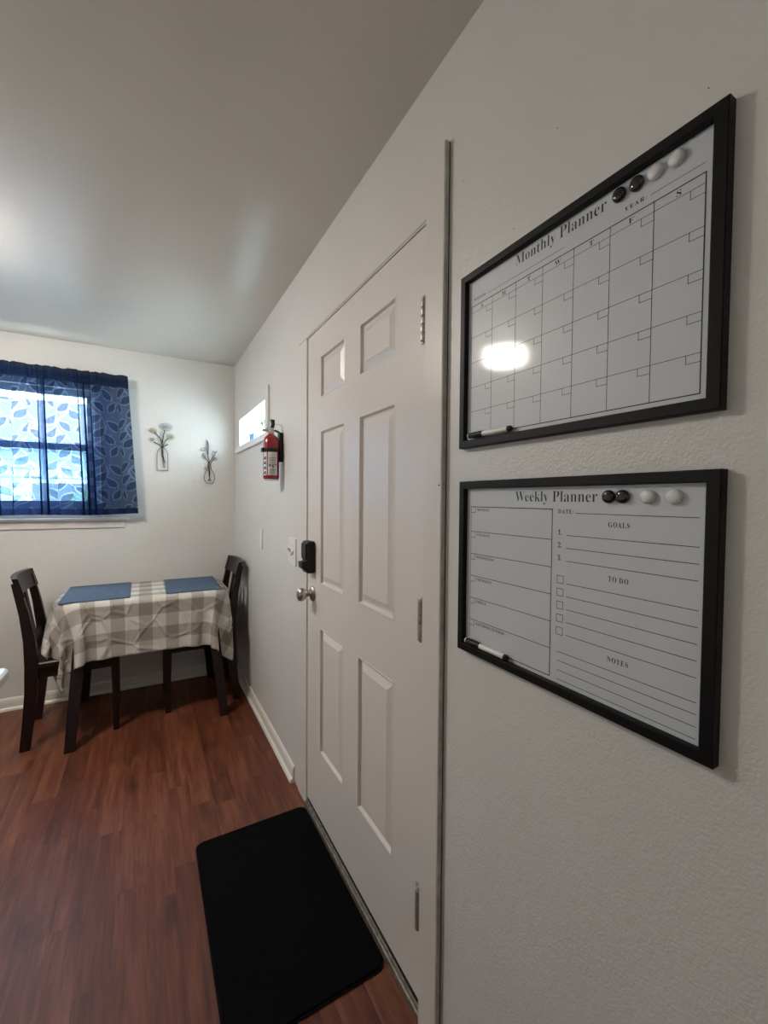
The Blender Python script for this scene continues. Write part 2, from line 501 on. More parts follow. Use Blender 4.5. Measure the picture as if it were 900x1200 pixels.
# letter outlines (serif), 1000 units per em: advance, closed polylines
GLYPHS = {
 'M': [944,[[21,0,21,26,51,29,75,36,92,47,103,63,110,87,112,118,112,569,111,589,109,606,105,619,99,629,90,637,79,644,64,648,45,651,22,653,22,678,275,678,472,212,669,678,919,678,919,653,890,649,868,641,853,630,842,614,836,592,834,563,834,127,835,101,837,80,841,64,847,51,855,41,866,35,880,30,897,27,918,26,918,0,589,0,589,26,611,29,629,32,644,37,655,44,664,53,670,66,674,81,676,101,677,124,677,594,429,0,402,0,157,579,157,119,159,85,166,60,178,44,196,34,220,28,252,26,252,0]]],
 'P': [622,[[23,0,23,26,54,29,77,36,93,47,103,64,109,88,111,120,111,564,109,593,103,615,93,631,77,642,54,649,24,653,24,678,318,678,395,675,456,668,500,655,532,638,558,617,580,592,596,563,606,530,609,494,602,441,581,396,546,358,497,329,435,312,360,306,271,306,271,120,273,88,279,64,289,47,305,36,329,29,360,26,360,0],[271,342,300,342,345,346,379,357,405,376,421,404,432,442,435,490,432,537,424,576,410,605,388,626,359,638,322,642,304,641,291,637,282,631,276,622,272,609,271,593]]],
 'W': [910,[[254,-16,48,585,40,606,31,623,23,636,11,645,-4,651,-23,653,-23,678,269,678,269,653,250,651,234,648,223,643,215,635,211,625,209,611,210,595,214,577,220,555,332,228,448,525,426,594,418,615,409,630,398,640,384,646,365,650,341,653,341,678,654,678,654,653,616,649,593,635,585,613,594,575,706,247,805,550,812,572,816,590,817,605,815,621,810,633,801,641,788,647,771,651,749,653,749,678,929,678,929,653,911,648,897,639,885,627,875,611,865,590,856,565,664,-16,637,-16,470,460,283,-16]]],
 'Y': [634,[[151,0,151,26,182,29,205,36,221,47,231,64,237,88,239,120,239,266,69,576,52,605,36,626,21,639,1,648,-20,652,-20,678,308,678,308,652,291,652,274,651,260,648,248,644,239,637,234,629,232,620,233,610,237,597,244,583,370,336,496,545,509,569,516,589,519,607,511,632,486,647,444,652,439,652,439,678,654,678,654,652,637,648,622,642,609,632,596,619,583,603,570,583,399,303,399,120,401,88,407,64,417,47,433,36,457,29,488,26,488,0]]],
 'E': [658,[[21,0,21,25,53,27,77,33,93,44,104,60,110,84,112,116,112,549,110,587,103,615,93,634,76,644,53,651,24,653,24,678,594,678,594,476,571,476,559,532,537,575,507,605,465,625,411,637,345,641,298,638,288,634,282,628,277,621,272,578,272,366,288,366,329,370,361,381,386,401,405,428,419,466,429,514,453,514,453,176,428,176,423,213,416,244,407,270,394,290,378,306,359,318,335,325,308,330,276,331,272,331,272,100,274,78,278,62,286,52,299,46,318,42,343,41,389,43,430,48,467,58,498,71,527,89,552,112,574,139,594,173,612,213,640,213,599,0]]],
 'A': [650,[[-13,0,-13,27,5,29,21,35,35,45,48,60,60,82,73,111,307,694,334,693,572,129,587,96,600,70,612,51,625,38,641,30,660,27,660,0,341,0,341,27,386,32,413,45,422,68,420,80,415,98,406,121,376,197,154,197,117,105,113,88,111,72,119,47,143,32,184,27,190,27,190,0],[169,239,360,239,263,475]]],
 'R': [704,[[23,0,23,26,54,29,77,36,93,47,103,64,109,88,111,120,111,564,109,593,103,615,93,631,77,642,54,649,24,653,24,678,323,678,415,673,489,658,547,634,588,599,613,554,621,498,604,425,553,370,469,333,643,75,674,38,684,31,697,27,712,26,715,26,715,0,504,0,300,316,271,316,271,120,273,88,279,64,289,47,305,36,329,29,360,26,360,0],[271,348,303,348,350,352,388,364,417,385,436,414,448,452,452,500,439,579,400,626,334,642,311,641,293,636,282,629,276,617,272,599,271,574]]],
 'S': [581,[[64,-16,64,235,93,235,112,169,136,115,166,74,202,45,244,28,293,22,328,26,358,36,383,54,401,76,411,103,415,133,406,174,379,209,335,238,242,284,189,313,147,344,115,376,92,411,79,450,74,494,77,533,86,568,100,600,120,627,143,650,172,669,203,683,238,691,275,694,296,693,318,691,342,687,366,682,393,675,420,667,434,664,446,662,461,666,471,676,477,694,505,694,505,475,480,475,469,511,455,543,437,573,417,599,394,621,370,639,343,652,317,659,289,662,257,659,230,650,208,635,191,615,181,592,178,566,181,541,190,520,204,501,224,484,250,467,281,451,377,406,415,387,447,367,473,347,493,326,509,303,521,280,529,255,533,228,535,198,532,157,521,120,505,86,481,56,453,32,418,12,378,-3,334,-12,286,-15,236,-12,187,1,147,14,126,18,103,11,91,-16]]],
 'T': [630,[[137,0,137,26,169,28,194,35,212,46,223,63,230,88,232,120,232,645,222,645,173,640,131,625,97,601,71,567,53,524,43,473,16,473,16,678,611,678,611,472,586,472,558,568,496,626,400,645,392,645,392,120,394,87,401,62,412,45,429,34,454,28,488,26,488,0]]],
 'F': [602,[[23,0,23,26,54,30,77,38,93,50,103,67,109,92,111,125,111,558,109,590,102,614,92,630,75,641,52,648,21,653,21,678,586,678,586,476,562,476,554,514,543,547,529,574,511,596,489,613,462,626,428,635,389,640,342,642,298,640,277,627,271,593,271,368,283,368,323,372,356,383,381,403,400,430,414,468,423,516,450,516,450,176,424,176,415,229,401,270,382,299,357,318,323,329,281,333,271,333,271,120,272,98,275,79,280,64,287,51,298,42,312,35,330,30,354,27,382,26,382,0]]],
 'D': [738,[[30,0,30,26,58,29,79,35,94,44,103,59,108,81,110,111,110,557,108,592,101,618,91,635,74,645,51,651,22,653,22,678,330,678,440,668,532,639,604,590,655,523,687,439,697,339,657,151,538,38,340,0],[331,36,391,44,439,70,476,112,501,171,517,247,522,341,501,510,438,611,332,645,310,643,293,639,282,631,276,618,272,599,271,573,271,107,272,82,276,63,282,51,293,42,309,38]]],
 'G': [756,[[399,-15,330,-10,267,5,211,29,161,62,119,104,86,153,61,209,46,272,41,341,46,408,61,469,86,524,119,573,160,614,208,648,261,673,320,688,383,693,436,689,492,677,550,656,577,649,588,650,597,654,604,660,624,693,651,693,651,458,625,458,609,497,591,532,569,564,545,592,518,615,490,635,460,649,430,657,398,660,297,624,237,517,217,339,223,243,240,163,268,101,306,55,354,28,410,19,444,21,470,29,489,41,500,57,508,79,510,106,510,190,508,218,501,239,490,254,472,263,446,269,410,271,410,295,745,295,745,271,716,269,694,263,680,254,671,240,666,219,664,191,664,43,576,11,488,-9]]],
 'O': [782,[[388,-16,340,-13,294,-4,251,11,211,31,174,56,141,86,111,120,87,158,67,199,53,243,44,290,41,339,44,388,53,434,67,479,87,520,111,557,141,592,175,621,212,647,254,667,298,682,345,691,395,694,443,691,489,682,532,668,572,648,609,623,642,594,671,560,696,522,716,481,730,436,739,389,742,339,739,290,730,243,716,199,695,158,671,120,641,86,607,56,570,31,529,11,484,-4,437,-13],[394,18,489,54,546,161,565,339,560,436,544,516,518,579,482,624,438,651,387,660,292,624,235,517,216,339,221,243,237,163,264,100,300,54,343,27]]],
 'L': [635,[[23,0,23,26,54,29,77,36,93,47,103,64,109,88,111,120,111,564,109,594,103,617,93,633,77,643,54,650,24,653,24,678,372,678,372,653,347,652,327,650,310,646,297,640,287,631,280,620,275,605,272,587,271,564,271,123,272,102,273,84,276,70,281,59,288,52,298,47,310,43,327,42,348,41,393,43,434,49,469,59,499,74,527,93,551,119,572,149,591,187,609,230,636,230,598,0]]],
 'N': [735,[[600,-16,159,521,159,117,161,86,167,62,177,46,192,36,216,29,248,26,248,0,27,0,27,26,49,27,66,30,81,35,92,41,100,50,106,62,110,76,112,95,113,117,113,578,84,613,64,636,54,645,27,653,27,678,233,678,582,251,582,562,581,584,579,602,575,617,569,628,560,636,549,643,534,647,516,650,493,653,493,678,714,678,714,653,683,650,660,643,645,633,636,616,630,593,628,561,628,-16]]],
 'U': [733,[[369,-19,286,-12,219,8,170,43,136,91,116,154,109,231,109,564,107,593,101,615,91,631,75,642,52,649,22,653,22,678,358,678,358,653,335,651,316,647,302,643,290,637,281,629,275,618,272,604,270,586,269,564,269,208,273,154,284,110,303,77,329,52,365,38,409,33,506,56,565,124,584,237,584,563,582,592,576,615,565,631,548,641,523,649,489,653,489,678,706,678,706,653,679,648,658,639,645,628,636,612,631,590,629,563,629,270,622,176,601,102,566,48,515,11,450,-12]]],
 'I': [388,[[20,0,20,26,50,31,74,38,91,48,103,63,110,84,112,112,112,576,110,603,104,623,94,637,78,645,53,650,20,653,20,678,364,678,364,653,332,650,308,645,292,637,281,623,274,603,272,576,272,115,273,96,275,79,279,66,285,55,294,46,307,39,322,34,342,29,366,26,366,0]]],
 'H': [779,[[23,0,23,26,54,29,77,36,93,47,103,64,109,88,111,120,111,564,109,593,103,615,93,631,77,642,54,649,24,653,24,678,360,678,360,653,337,651,319,647,304,643,293,637,284,629,278,618,274,604,272,586,271,564,271,373,509,373,509,564,508,586,506,604,502,618,497,629,488,637,477,643,462,647,443,651,420,653,420,678,755,678,755,653,724,649,701,642,686,632,677,616,671,594,669,564,669,120,671,90,677,66,687,49,702,37,725,29,755,26,755,0,420,0,420,26,450,29,474,36,490,46,501,62,507,86,509,120,509,329,271,329,271,120,273,88,279,64,289,47,305,36,329,29,360,26,360,0]]],
 'o': [501,[[251,-15,209,-11,170,-1,135,17,103,41,77,70,56,105,40,143,31,185,28,229,31,275,40,317,56,356,77,390,103,419,135,443,170,460,208,471,250,474,292,471,330,460,365,443,396,420,422,391,444,357,459,318,469,276,472,229,469,183,459,141,444,102,422,68,396,39,366,16,331,-1,293,-12],[251,17,276,22,296,35,311,58,316,74,321,95,324,121,325,152,327,188,327,229,325,307,319,365,309,403,295,426,275,440,251,445,225,440,205,426,191,403,182,365,176,307,174,230,174,189,176,153,178,122,181,95,186,74,191,58,206,35,226,22]]],
 'n': [567,[[27,0,27,24,44,26,58,31,67,38,73,49,77,64,78,83,78,377,77,396,74,411,68,423,59,431,46,436,28,438,28,462,220,462,220,398,260,440,308,466,362,474,434,456,478,403,492,315,492,83,493,64,496,49,502,39,511,31,524,26,541,24,541,0,301,0,301,24,308,24,331,31,345,50,350,83,350,323,349,348,346,368,341,384,333,395,320,402,302,404,272,398,245,380,220,350,220,83,221,64,224,49,230,39,238,31,251,26,268,24,268,0]]],
 't': [340,[[184,-14,148,-11,119,-1,98,16,84,39,75,69,72,106,72,415,30,415,30,446,68,483,102,517,131,550,156,579,176,606,192,631,215,631,215,462,309,462,309,415,215,415,215,122,216,103,218,88,223,76,229,67,238,62,250,60,272,66,291,83,307,111,331,98,294,36,245,-2]]],
 'h': [567,[[27,0,27,24,44,26,58,31,67,38,73,49,77,64,78,83,78,594,77,613,74,628,68,639,59,647,46,652,28,655,28,678,220,678,220,397,261,440,308,465,362,474,434,456,478,403,492,315,492,83,493,64,496,49,502,39,511,31,524,26,541,24,541,0,301,0,301,24,308,24,331,31,345,50,350,83,350,323,349,348,346,368,341,384,333,395,320,402,302,404,272,398,245,380,220,350,220,83,221,64,224,49,230,39,238,31,251,26,268,24,268,0]]],
 'l': [297,[[27,0,27,24,45,26,58,31,68,38,73,48,77,63,78,83,78,592,77,612,74,628,70,639,62,647,49,652,30,654,30,678,221,678,221,83,222,64,225,50,230,39,238,32,251,27,268,24,268,0]]],
 'y': [447,[[78,-209,54,-206,33,-199,15,-186,1,-169,-7,-149,-10,-125,-8,-108,-2,-93,7,-79,20,-68,35,-61,53,-59,69,-61,83,-65,95,-73,104,-84,109,-97,111,-113,111,-121,110,-130,112,-139,118,-145,128,-147,140,-143,154,-131,170,-110,193,-66,209,-7,54,373,37,410,23,428,16,433,7,436,-5,437,-7,437,-7,462,241,462,241,437,202,431,196,426,192,419,191,409,193,397,198,382,276,177,343,359,352,387,354,408,353,418,348,426,342,431,332,434,318,436,302,437,302,462,446,462,446,437,433,435,422,429,413,418,404,403,395,384,386,361,241,-36,225,-79,208,-114,193,-143,176,-165,160,-182,142,-195,123,-203,102,-207]]],
 'a': [512,[[379,-15,337,-8,310,15,298,52,250,16,198,-6,142,-13,110,-10,82,0,60,17,43,39,33,65,30,94,37,135,59,172,95,203,146,230,213,257,296,283,296,359,294,385,288,405,278,421,264,431,244,438,220,440,184,436,162,426,155,408,169,382,177,369,181,356,183,344,181,327,174,313,164,301,149,291,133,286,115,284,96,286,80,292,67,303,57,316,51,333,49,352,52,375,60,395,73,415,92,432,114,446,141,458,171,467,205,472,241,474,305,470,356,457,392,435,416,404,431,363,436,313,436,93,439,59,453,51,477,62,490,41,456,10,419,-9],[225,50,235,51,246,55,259,61,272,70,284,81,296,94,296,252,229,225,189,183,176,125,181,83,198,58]]],
 'e': [448,[[229,-15,192,-12,157,-1,126,16,98,39,74,67,55,102,41,142,32,186,29,234,32,279,41,320,56,358,76,391,101,420,130,443,162,460,197,471,234,474,287,468,333,449,371,417,399,374,415,321,421,258,421,247,174,247,189,145,230,83,297,63,335,70,370,92,402,128,424,108,370,40,305,-1],[173,286,300,286,300,320,299,358,294,389,288,413,277,429,261,439,240,442,203,427,180,380,173,303]]],
 'r': [428,[[27,0,27,24,45,26,58,31,68,38,73,48,77,63,78,83,78,375,77,397,74,414,69,425,61,431,48,435,30,437,31,462,217,462,217,375,235,405,256,429,279,449,302,463,325,471,347,474,373,472,394,464,410,453,422,437,429,418,431,396,429,378,423,362,414,349,401,339,386,333,369,331,353,332,340,337,331,344,308,372,301,380,292,385,281,387,267,384,254,375,241,360,230,339,224,315,222,286,222,83,224,63,228,48,237,38,249,31,269,26,294,24,294,0]]],
 'k': [534,[[26,0,26,24,44,27,58,31,68,39,73,49,77,64,78,83,78,592,77,613,74,629,70,640,62,647,49,652,30,654,31,678,220,678,220,251,338,369,352,385,360,400,363,414,357,427,340,434,311,437,306,437,306,462,514,462,514,437,477,430,442,413,409,387,331,311,515,51,528,36,543,27,560,24,560,0,314,0,314,24,323,24,341,27,352,34,356,47,345,73,242,219,220,200,220,83,221,64,224,50,230,39,238,32,251,27,268,24,268,0]]],
 '1': [559,[[97,0,97,53,179,53,195,55,207,59,217,67,224,79,228,96,229,118,229,619,205,590,182,565,161,544,140,528,120,518,100,515,85,517,71,524,59,535,50,550,44,568,42,589,63,595,85,603,110,613,136,626,165,644,196,666,266,718,378,718,378,118,379,99,382,83,388,70,397,61,411,55,429,53,510,53,510,0]]],
 '2': [559,[[35,0,35,103,183,254,221,294,253,331,278,365,298,397,313,427,324,457,331,487,336,519,337,553,335,588,328,615,316,637,300,651,281,660,259,663,228,658,205,644,188,620,176,586,169,543,167,490,131,493,101,500,75,513,55,531,43,557,39,589,42,612,50,635,64,656,83,675,107,692,137,706,172,716,213,722,259,724,328,719,385,704,430,680,462,646,481,606,488,558,487,535,482,512,476,490,465,467,451,443,434,418,412,391,386,360,355,328,319,291,277,250,230,205,130,110,363,110,383,112,400,118,416,128,429,142,439,159,446,179,454,210,513,210,508,0]]],
 '3': [559,[[243,-10,196,-8,155,-2,121,7,92,19,68,34,51,52,38,70,31,90,28,110,31,133,39,153,54,168,71,179,91,186,113,188,117,149,128,117,147,92,172,74,202,64,236,60,257,61,278,66,297,73,314,84,329,99,342,118,351,142,357,172,359,207,355,243,341,274,319,301,288,322,250,334,204,338,142,338,142,400,208,400,248,405,280,418,304,441,321,470,332,506,335,547,333,580,326,609,314,632,298,649,277,660,252,663,230,661,212,653,198,641,186,624,178,605,173,583,169,558,167,534,166,508,128,510,96,518,70,530,51,547,40,569,36,597,42,631,61,661,92,687,135,708,190,720,257,724,323,719,380,705,426,682,460,649,481,609,488,561,483,519,468,481,444,449,412,421,376,398,335,381,362,375,389,366,416,355,442,340,465,321,485,300,501,273,510,242,513,206,511,168,503,133,491,104,474,78,453,56,430,37,403,22,374,10,343,1,311,-5,277,-9]]],
}

# ------------------------------------------------------------------ the room
LY, HZ = 3.564, 2.44             # far wall, ceiling
XL, YB = -3.30, -2.40            # walls behind and to the left of the camera
TW = 0.15                        # wall thickness


def wall_mesh(u0, u1, v0, v1, holes, depth, mp):
    us = sorted({u0, u1, *[h[0] for h in holes], *[h[1] for h in holes]})
    vz = sorted({v0, v1, *[h[2] for h in holes], *[h[3] for h in holes]})
    bm = bmesh.new()
    cache = {}

    def V(u, v, d):
        k = (round(u, 5), round(v, 5), d)
        if k not in cache: cache[k] = bm.verts.new(mp(u, v, d))
        return cache[k]

    def solid(i, j):
        if i < 0 or j < 0 or i >= len(us) - 1 or j >= len(vz) - 1: return False
        cu, cv = (us[i] + us[i + 1]) / 2, (vz[j] + vz[j + 1]) / 2
        return not any(h[0] < cu < h[1] and h[2] < cv < h[3] for h in holes)
    for i in range(len(us) - 1):
        for j in range(len(vz) - 1):
            if not solid(i, j): continue
            a, b, c, d = us[i], us[i + 1], vz[j], vz[j + 1]
            for dep in (0, depth):
                bm.faces.new((V(a, c, dep), V(b, c, dep), V(b, d, dep), V(a, d, dep)))
            for (p, q, di, dj) in (((a, c), (a, d), -1, 0), ((b, c), (b, d), 1, 0), ((a, c), (b, c), 0, -1), ((a, d), (b, d), 0, 1)):
                if not solid(i + di, j + dj):
                    bm.faces.new((V(*p, 0), V(*q, 0), V(*q, depth), V(*p, depth)))
    return bm


def struct(name, bm, mat, parent=None, smooth=False):
    o = build(name, bm, mat, parent, smooth)
    if parent is None: o['kind'] = 'structure'
    return o


DY0, DY1, DZ0, DZ1 = 0.889, 1.806, 0.045, 2.092     # door slab
W2 = (2.52, 3.35, 1.778, 1.983)                     # side window opening (y, z)
W1 = (-1.93, -0.90, 1.29, 2.17)                     # far window opening (x, z)
wall_r = struct('wall_right', wall_mesh(YB, LY, 0, HZ, [(DY0 - .022, DY1 + .022, 0, DZ1 + .022), W2], TW,
                               lambda u, v, d: (d, u, v)), M['wall'])
struct('wall_far', wall_mesh(XL, TW, 0, HZ, [W1], TW, lambda u, v, d: (u, LY + d, v)), M['wall'])
for hy, hz in ((0.512, 2.037), (0.609, 1.918), (0.763, 2.107), (0.282, 1.916), ):
    build('nail_hole', lathe(bmesh.new(), [(0, .001), (.0011, .001), (.0009, -.0004), (0, -.0004)], 'x', 8, (0, hy, hz)), M['dark_gap'], wall_r)
struct('wall_left', nbox(XL - TW, XL, YB - TW, LY + TW, 0, HZ), M['wall'])
struct('wall_back', nbox(XL, TW, YB - TW, YB, 0, HZ), M['wall'])
struct('ceiling', nbox(XL - TW, TW, YB - TW, LY + TW, HZ, HZ + .1), M['ceiling'])

# floor: subfloor plus each laminate strip near the camera
floor = struct('floor', nbox(XL - TW, TW, YB - TW, LY + TW, -.10, -.005), M['floor'])
pm = bpy.data.meshes.new('floor_plank')
bmp = nbox(0, 1, 0, 1, 0, 1)
bmp.to_mesh(pm); bmp.free()
pm.materials.append(M['floor'])
SW = 0.0905
x = -0.002
col_i = 0
while x > -2.55:
    y = -0.55 - random.uniform(0, .6)
    while y < LY - .005:
        ln = random.choice((.38, .5, .62, .8, .95)) + random.uniform(-.06, .06)
        y1 = min(y + ln, LY - .003)
        if LY - y1 < .12: y1 = LY - .003
        p = bpy.data.objects.new('floor_plank', pm)
        COL.objects.link(p)
        p.parent = floor
        dz = random.uniform(-.00025, .00025)
        p.location = (x - SW + .00015, y, -.005)
        p.scale = (SW - .0003, y1 - y - .0003, .005 + dz)
        y = y1
        if y1 >= LY - .004: break
    x -= SW
    col_i += 1

# baseboards with shoe moulding
BPROF = [(0, 0), (.011, 0), (.011, .055), (.009, .068), (.004, .078), (0, .080)]
SPROF = [(.011, 0), (.024, 0), (.0235, .006), (.021, .013), (.017, .018), (.011, .020)]


def run_profile(prof, a, b, axis):
    """axis 'r': along the right wall from y=a to y=b; 'f': along the far wall from x=a to x=b"""
    bm = bmesh.new()
    rings = []
    for t in (a, b):
        rings.append([(-d, t, z) if axis == 'r' else (t, LY - d, z) for d, z in prof])
    return loft(bm, rings)


bb = struct('baseboard_right', run_profile(BPROF, 1.985, LY, 'r'), M['base'])
build('shoe_molding', run_profile(SPROF, 1.985, LY - .011, 'r'), M['base'], bb)
bb = struct('baseboard_far', run_profile(BPROF, XL, -.024, 'f'), M['base'])
build('shoe_molding', run_profile(SPROF, XL, -.024, 'f'), M['base'], bb)
bb = struct('baseboard_near', run_profile(BPROF, YB, .80, 'r'), M['base'])
build('shoe_molding', run_profile(SPROF, YB, .80, 'r'), M['base'], bb)

# ------------------------------------------------------------------ door
PC = [(1.411, 1.653), (1.050, 1.293)]
PR = [(1.800, 1.975), (1.033, 1.672), (0.323, 0.857)]
holes = [(a, b, c, d) for a, b in PC for c, d in PR]
FX = 0.001
door = struct('door_1', wall_mesh(DY0 + .003, DY1 - .003, DZ0, DZ1 - .003, holes, .036,
                                  lambda u, v, d: (FX + d, u, v)), M['door'])
tag(door, 'white six-panel entry door with nickel knob and black keypad lock')
for (a, b, c, d) in holes:
    bm = bmesh.new()
    rings = []
    for ins, dep in ((0, 0), (.004, -.0012), (.008, -.0005), (.011, .0100), (.016, .0105), (.040, .0012), (.0415, .0004)):
        rings.append([(FX + dep, a + ins, c + ins), (FX + dep, b - ins, c + ins), (FX + dep, b - ins, d - ins), (FX + dep, a + ins, d - ins)])
    loft(bm, rings, True, False)
    bm.verts.ensure_lookup_table()
    fr, inn = list(bm.verts[:4]), list(bm.verts[-4:])
    bm.faces.new(inn)
    bk = [bm.verts.new((FX + .034, *q)) for q in ((a, c), (b, c), (b, d), (a, d))]
    for k in range(4):
        bm.faces.new([fr[k], fr[(k + 1) % 4], bk[(k + 1) % 4], bk[k]])
    bm.faces.new(bk)
    build('door_panel', bm, M['door'], door)

HY = 0.8985
for zc in (1.8435, 1.0795, 0.3135):
    bm = bmesh.new()
    for k in range(5):       # knuckles
        z0 = zc - .053 + k * .0212
        lathe(bm, [(.0, z0), (.0090, z0 + .0004), (.0095, z0 + .002), (.0095, z0 + .0188), (.0090, z0 + .0206), (0, z0 + .021)], n=14, at=(-.0105, HY - .003, 0))
    box(bm, -.0025, .0005, HY - .004, HY + .022, zc - .052, zc + .052, .0006, 1)
    h = build('hinge', bm, M['hinge'], door, 40)
    bm = bmesh.new()
    lathe(bm, [(0, zc + .053), (.0055, zc + .0535), (.0062, zc + .056), (.004, zc + .0595), (0, zc + .060)], n=12, at=(-.0105, HY - .003, 0))
    lathe(bm, [(0, zc - .058), (.004, zc - .0575), (.0055, zc - .055), (.005, zc - .053), (0, zc - .0528)], n=12, at=(-.0105, HY - .003, 0))
    build('hinge_pin', bm, M['hinge'], h, 40)

# knob: rose, neck, ball
KY, KZ = 1.735, 0.982
knob = build('door_knob', lathe(bmesh.new(), [(0, .0), (.012, -.001), (.012, -.024), (.0145, -.030), (.021, -.036), (.0265, -.044), (.0285, -.053),
                                              (.0265, -.061), (.020, -.0665), (.010, -.069), (0, -.0695)], 'x', 36, (0, KY, KZ)), M['nickel'], door, True)
build('rose', lathe(bmesh.new(), [(0, .001), (.0325, .001), (.033, -.003), (.030, -.007), (.022, -.0105), (.014, -.012), (0, -.012)], 'x', 36, (0, KY, KZ)), M['nickel'], knob, True)

# black keypad deadbolt
LKY, LKZ = 1.742, 1.143
lock = build('keypad_lock', prism(bmesh.new(), rounded_rect(-.036, .036, -.070, .066, .010), 0, .034, .004), M['blackplastic'], door, 30)
lock.matrix_local = Matrix(((0, 0, -1, .0), (1, 0, 0, LKY), (0, 1, 0, LKZ), (0, 0, 0, 1)))
bm = bmesh.new()
loft(bm, [[(-.026, -.062, .033), (.022, -.062, .033), (.026, -.020, .033), (-.026, -.020, .033)],
          [(-.026, -.046, .056), (.016, -.046, .056), (.022, -.022, .056), (-.026, -.022, .056)]])
build('thumb_turn', bm, M['blackplastic'], lock)
build('battery_cover', prism(bmesh.new(), rounded_rect(-.030, .030, -.012, .058, .007), .033, .041, .003), M['blackplastic'], lock, 30)

# jamb, stop, seals, casing boards, threshold
JB = struct('trim_1', nbox(-.0005, TW, DY1, DY1 + .022, 0, DZ1 + .022), M['trim'])
build('door_stop', nbox(.040, .060, DY1 - .014, DY1, .02, DZ1), M['dark_gap'], JB)
build('casing', nbox(-.004, .0, DY1 + .003, DY1 + .118, .0, DZ1 + .003, .0015, 1), M['trim'], JB)
JB = struct('trim_2', nbox(-.0005, TW, DY0 - .022, DY0, 0, DZ1 + .022), M['trim'])
build('door_stop', nbox(.040, .060, DY0, DY0 + .014, .02, DZ1), M['dark_gap'], JB)
cs = build('casing', nbox(-.0155, .0, .812, DY0 - .003, .0, 2.228, .0022, 2), M['trim'], JB)
build('caulk_gap', nbox(-.003, .0, .8105, .812, .0, 2.226), M['dark_gap'], cs)
build('casing_edge', nbox(-.0135, -.003, .8105, .8122, .0, 2.2265), plain('shaded_casing_edge', (.50, .49, .47), .6, var=.2, nscale=30), cs)  # greyer than the trim: shade of the side turned from the window, in colour
build('screw', lathe(bmesh.new(), [(0, -.0150), (.0022, -.0152), (.0020, -.0166), (0, -.0170)], 'x', 10, (0, .820, 1.425)), M['blackplastic'], cs)
JB = struct('trim_3', nbox(-.0005, TW, DY0 - .022, DY1 + .022, DZ1, DZ1 + .022), M['trim'])
build('door_stop', nbox(.040, .060, DY0, DY1, DZ1 - .014, DZ1), M['dark_gap'], JB)
build('casing', nbox(-.004, .0, DY0 - .003, DY1 + .118, DZ1 + .005, 2.203, .0018, 1), M['trim'], JB)
th = struct('trim_4', nbox(-.012, TW, DY0, DY1, 0, .026, .004, 2), M['alu'])
build('door_sweep', nbox(.004, .034, DY0 + .004, DY1 - .004, .026, DZ0), M['dark_gap'], th)
build('weather_strip', nbox(-.004, .002, DY0 + .004, DY1 - .004, .026, .034, .002, 1), M['alu'], th)
tag(th, 'worn metal door threshold')
# unseen backing panel added behind the door to keep outside light out
struct('light_block_panel', nbox(.075, .110, DY0, DY1, .026, DZ1), M['cab'])

# ------------------------------------------------------------------ far window
x0, x1, z0, z1 = W1
win = thing('window_1', 'white double-hung window behind the navy curtain', None, (0, 0, 0), kind='structure')
bm = bmesh.new()
for (a, b, c, d) in ((x0, x0 + .035, z0, z1), (x1 - .035, x1, z0, z1), (x0 + .035, x1 - .035, z1 - .04, z1), (x0 + .035, x1 - .035, z0, z0 + .03)):
    box(bm, a, b, LY + .02, LY + .12, c, d, .002, 1)
build('window_frame', bm, M['white'], win)
ZM = 1.733
for nm, zz0, zz1, yy in (('lower_sash', z0 + .03, ZM + .02, LY + .045), ('upper_sash', ZM - .02, z1 - .04, LY + .080)):
    bm = bmesh.new()
    a, b = x0 + .035, x1 - .035
    for (p, q, c, d) in ((a, a + .045, zz0, zz1), (b - .045, b, zz0, zz1), (a + .045, b - .045, zz1 - .045, zz1), (a + .045, b - .045, zz0, zz0 + .045)):
        box(bm, p, q, yy - .015, yy + .015, c, d, .002, 1)
    s = build(nm, bm, M['white'], win)
    build('pane', nbox(a + .045, b - .045, yy - .002, yy + .002, zz0 + .045, zz1 - .045), M['glass'], s)
build('window_stool', nbox(x0 - .05, x1 + .17, LY - .030, LY + .02, 1.228, 1.246, .004, 2), M['white'], win)
build('window_apron', nbox(x0 - .03, x1 + .14, LY - .010, LY, 1.175, 1.228, .002, 1), M['trim'], win)
bm = bmesh.new()
for (a, b, c, d) in ((x0 - .06, x0, z0 - .044, z1 + .05), (x1, x1 + .06, z0 - .044, z1 + .05), (x0, x1, z1, z1 + .05)):
    box(bm, a, b, LY - .010, LY, c, d, .002, 1)
build('window_casing', bm, M['trim'], win)

# ------------------------------------------------------------------ small side window
y0, y1, z0, z1 = W2
win = thing('window_2', 'small deep-set white window high on the right wall', None, (0, 0, 0), kind='structure')
bm = bmesh.new()
for (a, b, c, d) in ((y0, y0 + .02, z0, z1), (y1 - .02, y1, z0, z1), (y0 + .02, y1 - .02, z1 - .02, z1), (y0 + .02, y1 - .02, z0, z0 + .02)):
    box(bm, .105, .145, a, b, c, d, .002, 1)
build('window_frame', bm, M['white'], win)
build('pane', nbox(.122, .126, y0 + .02, y1 - .02, z0 + .02, z1 - .02), M['glass'], win)
bm = bmesh.new()                                 # white lining of the deep reveal
for (a, b, c, d) in ((y0, y1, z0, z0 + .004), (y0, y1, z1 - .004, z1), (y0, y0 + .004, z0, z1), (y1 - .004, y1, z0, z1)):
    box(bm, -.001, .105, a, b, c, d)
build('reveal_lining', bm, M['white'], win)
build('casing', nbox(-.014, 0, y0 - .055, y0, z0 - .043, 2.045, .002, 1), M['trim'], win)
build('sill_board', nbox(-.016, 0, y0, y1 + .10, z0 - .043, z0, .003, 1), M['white'], win)

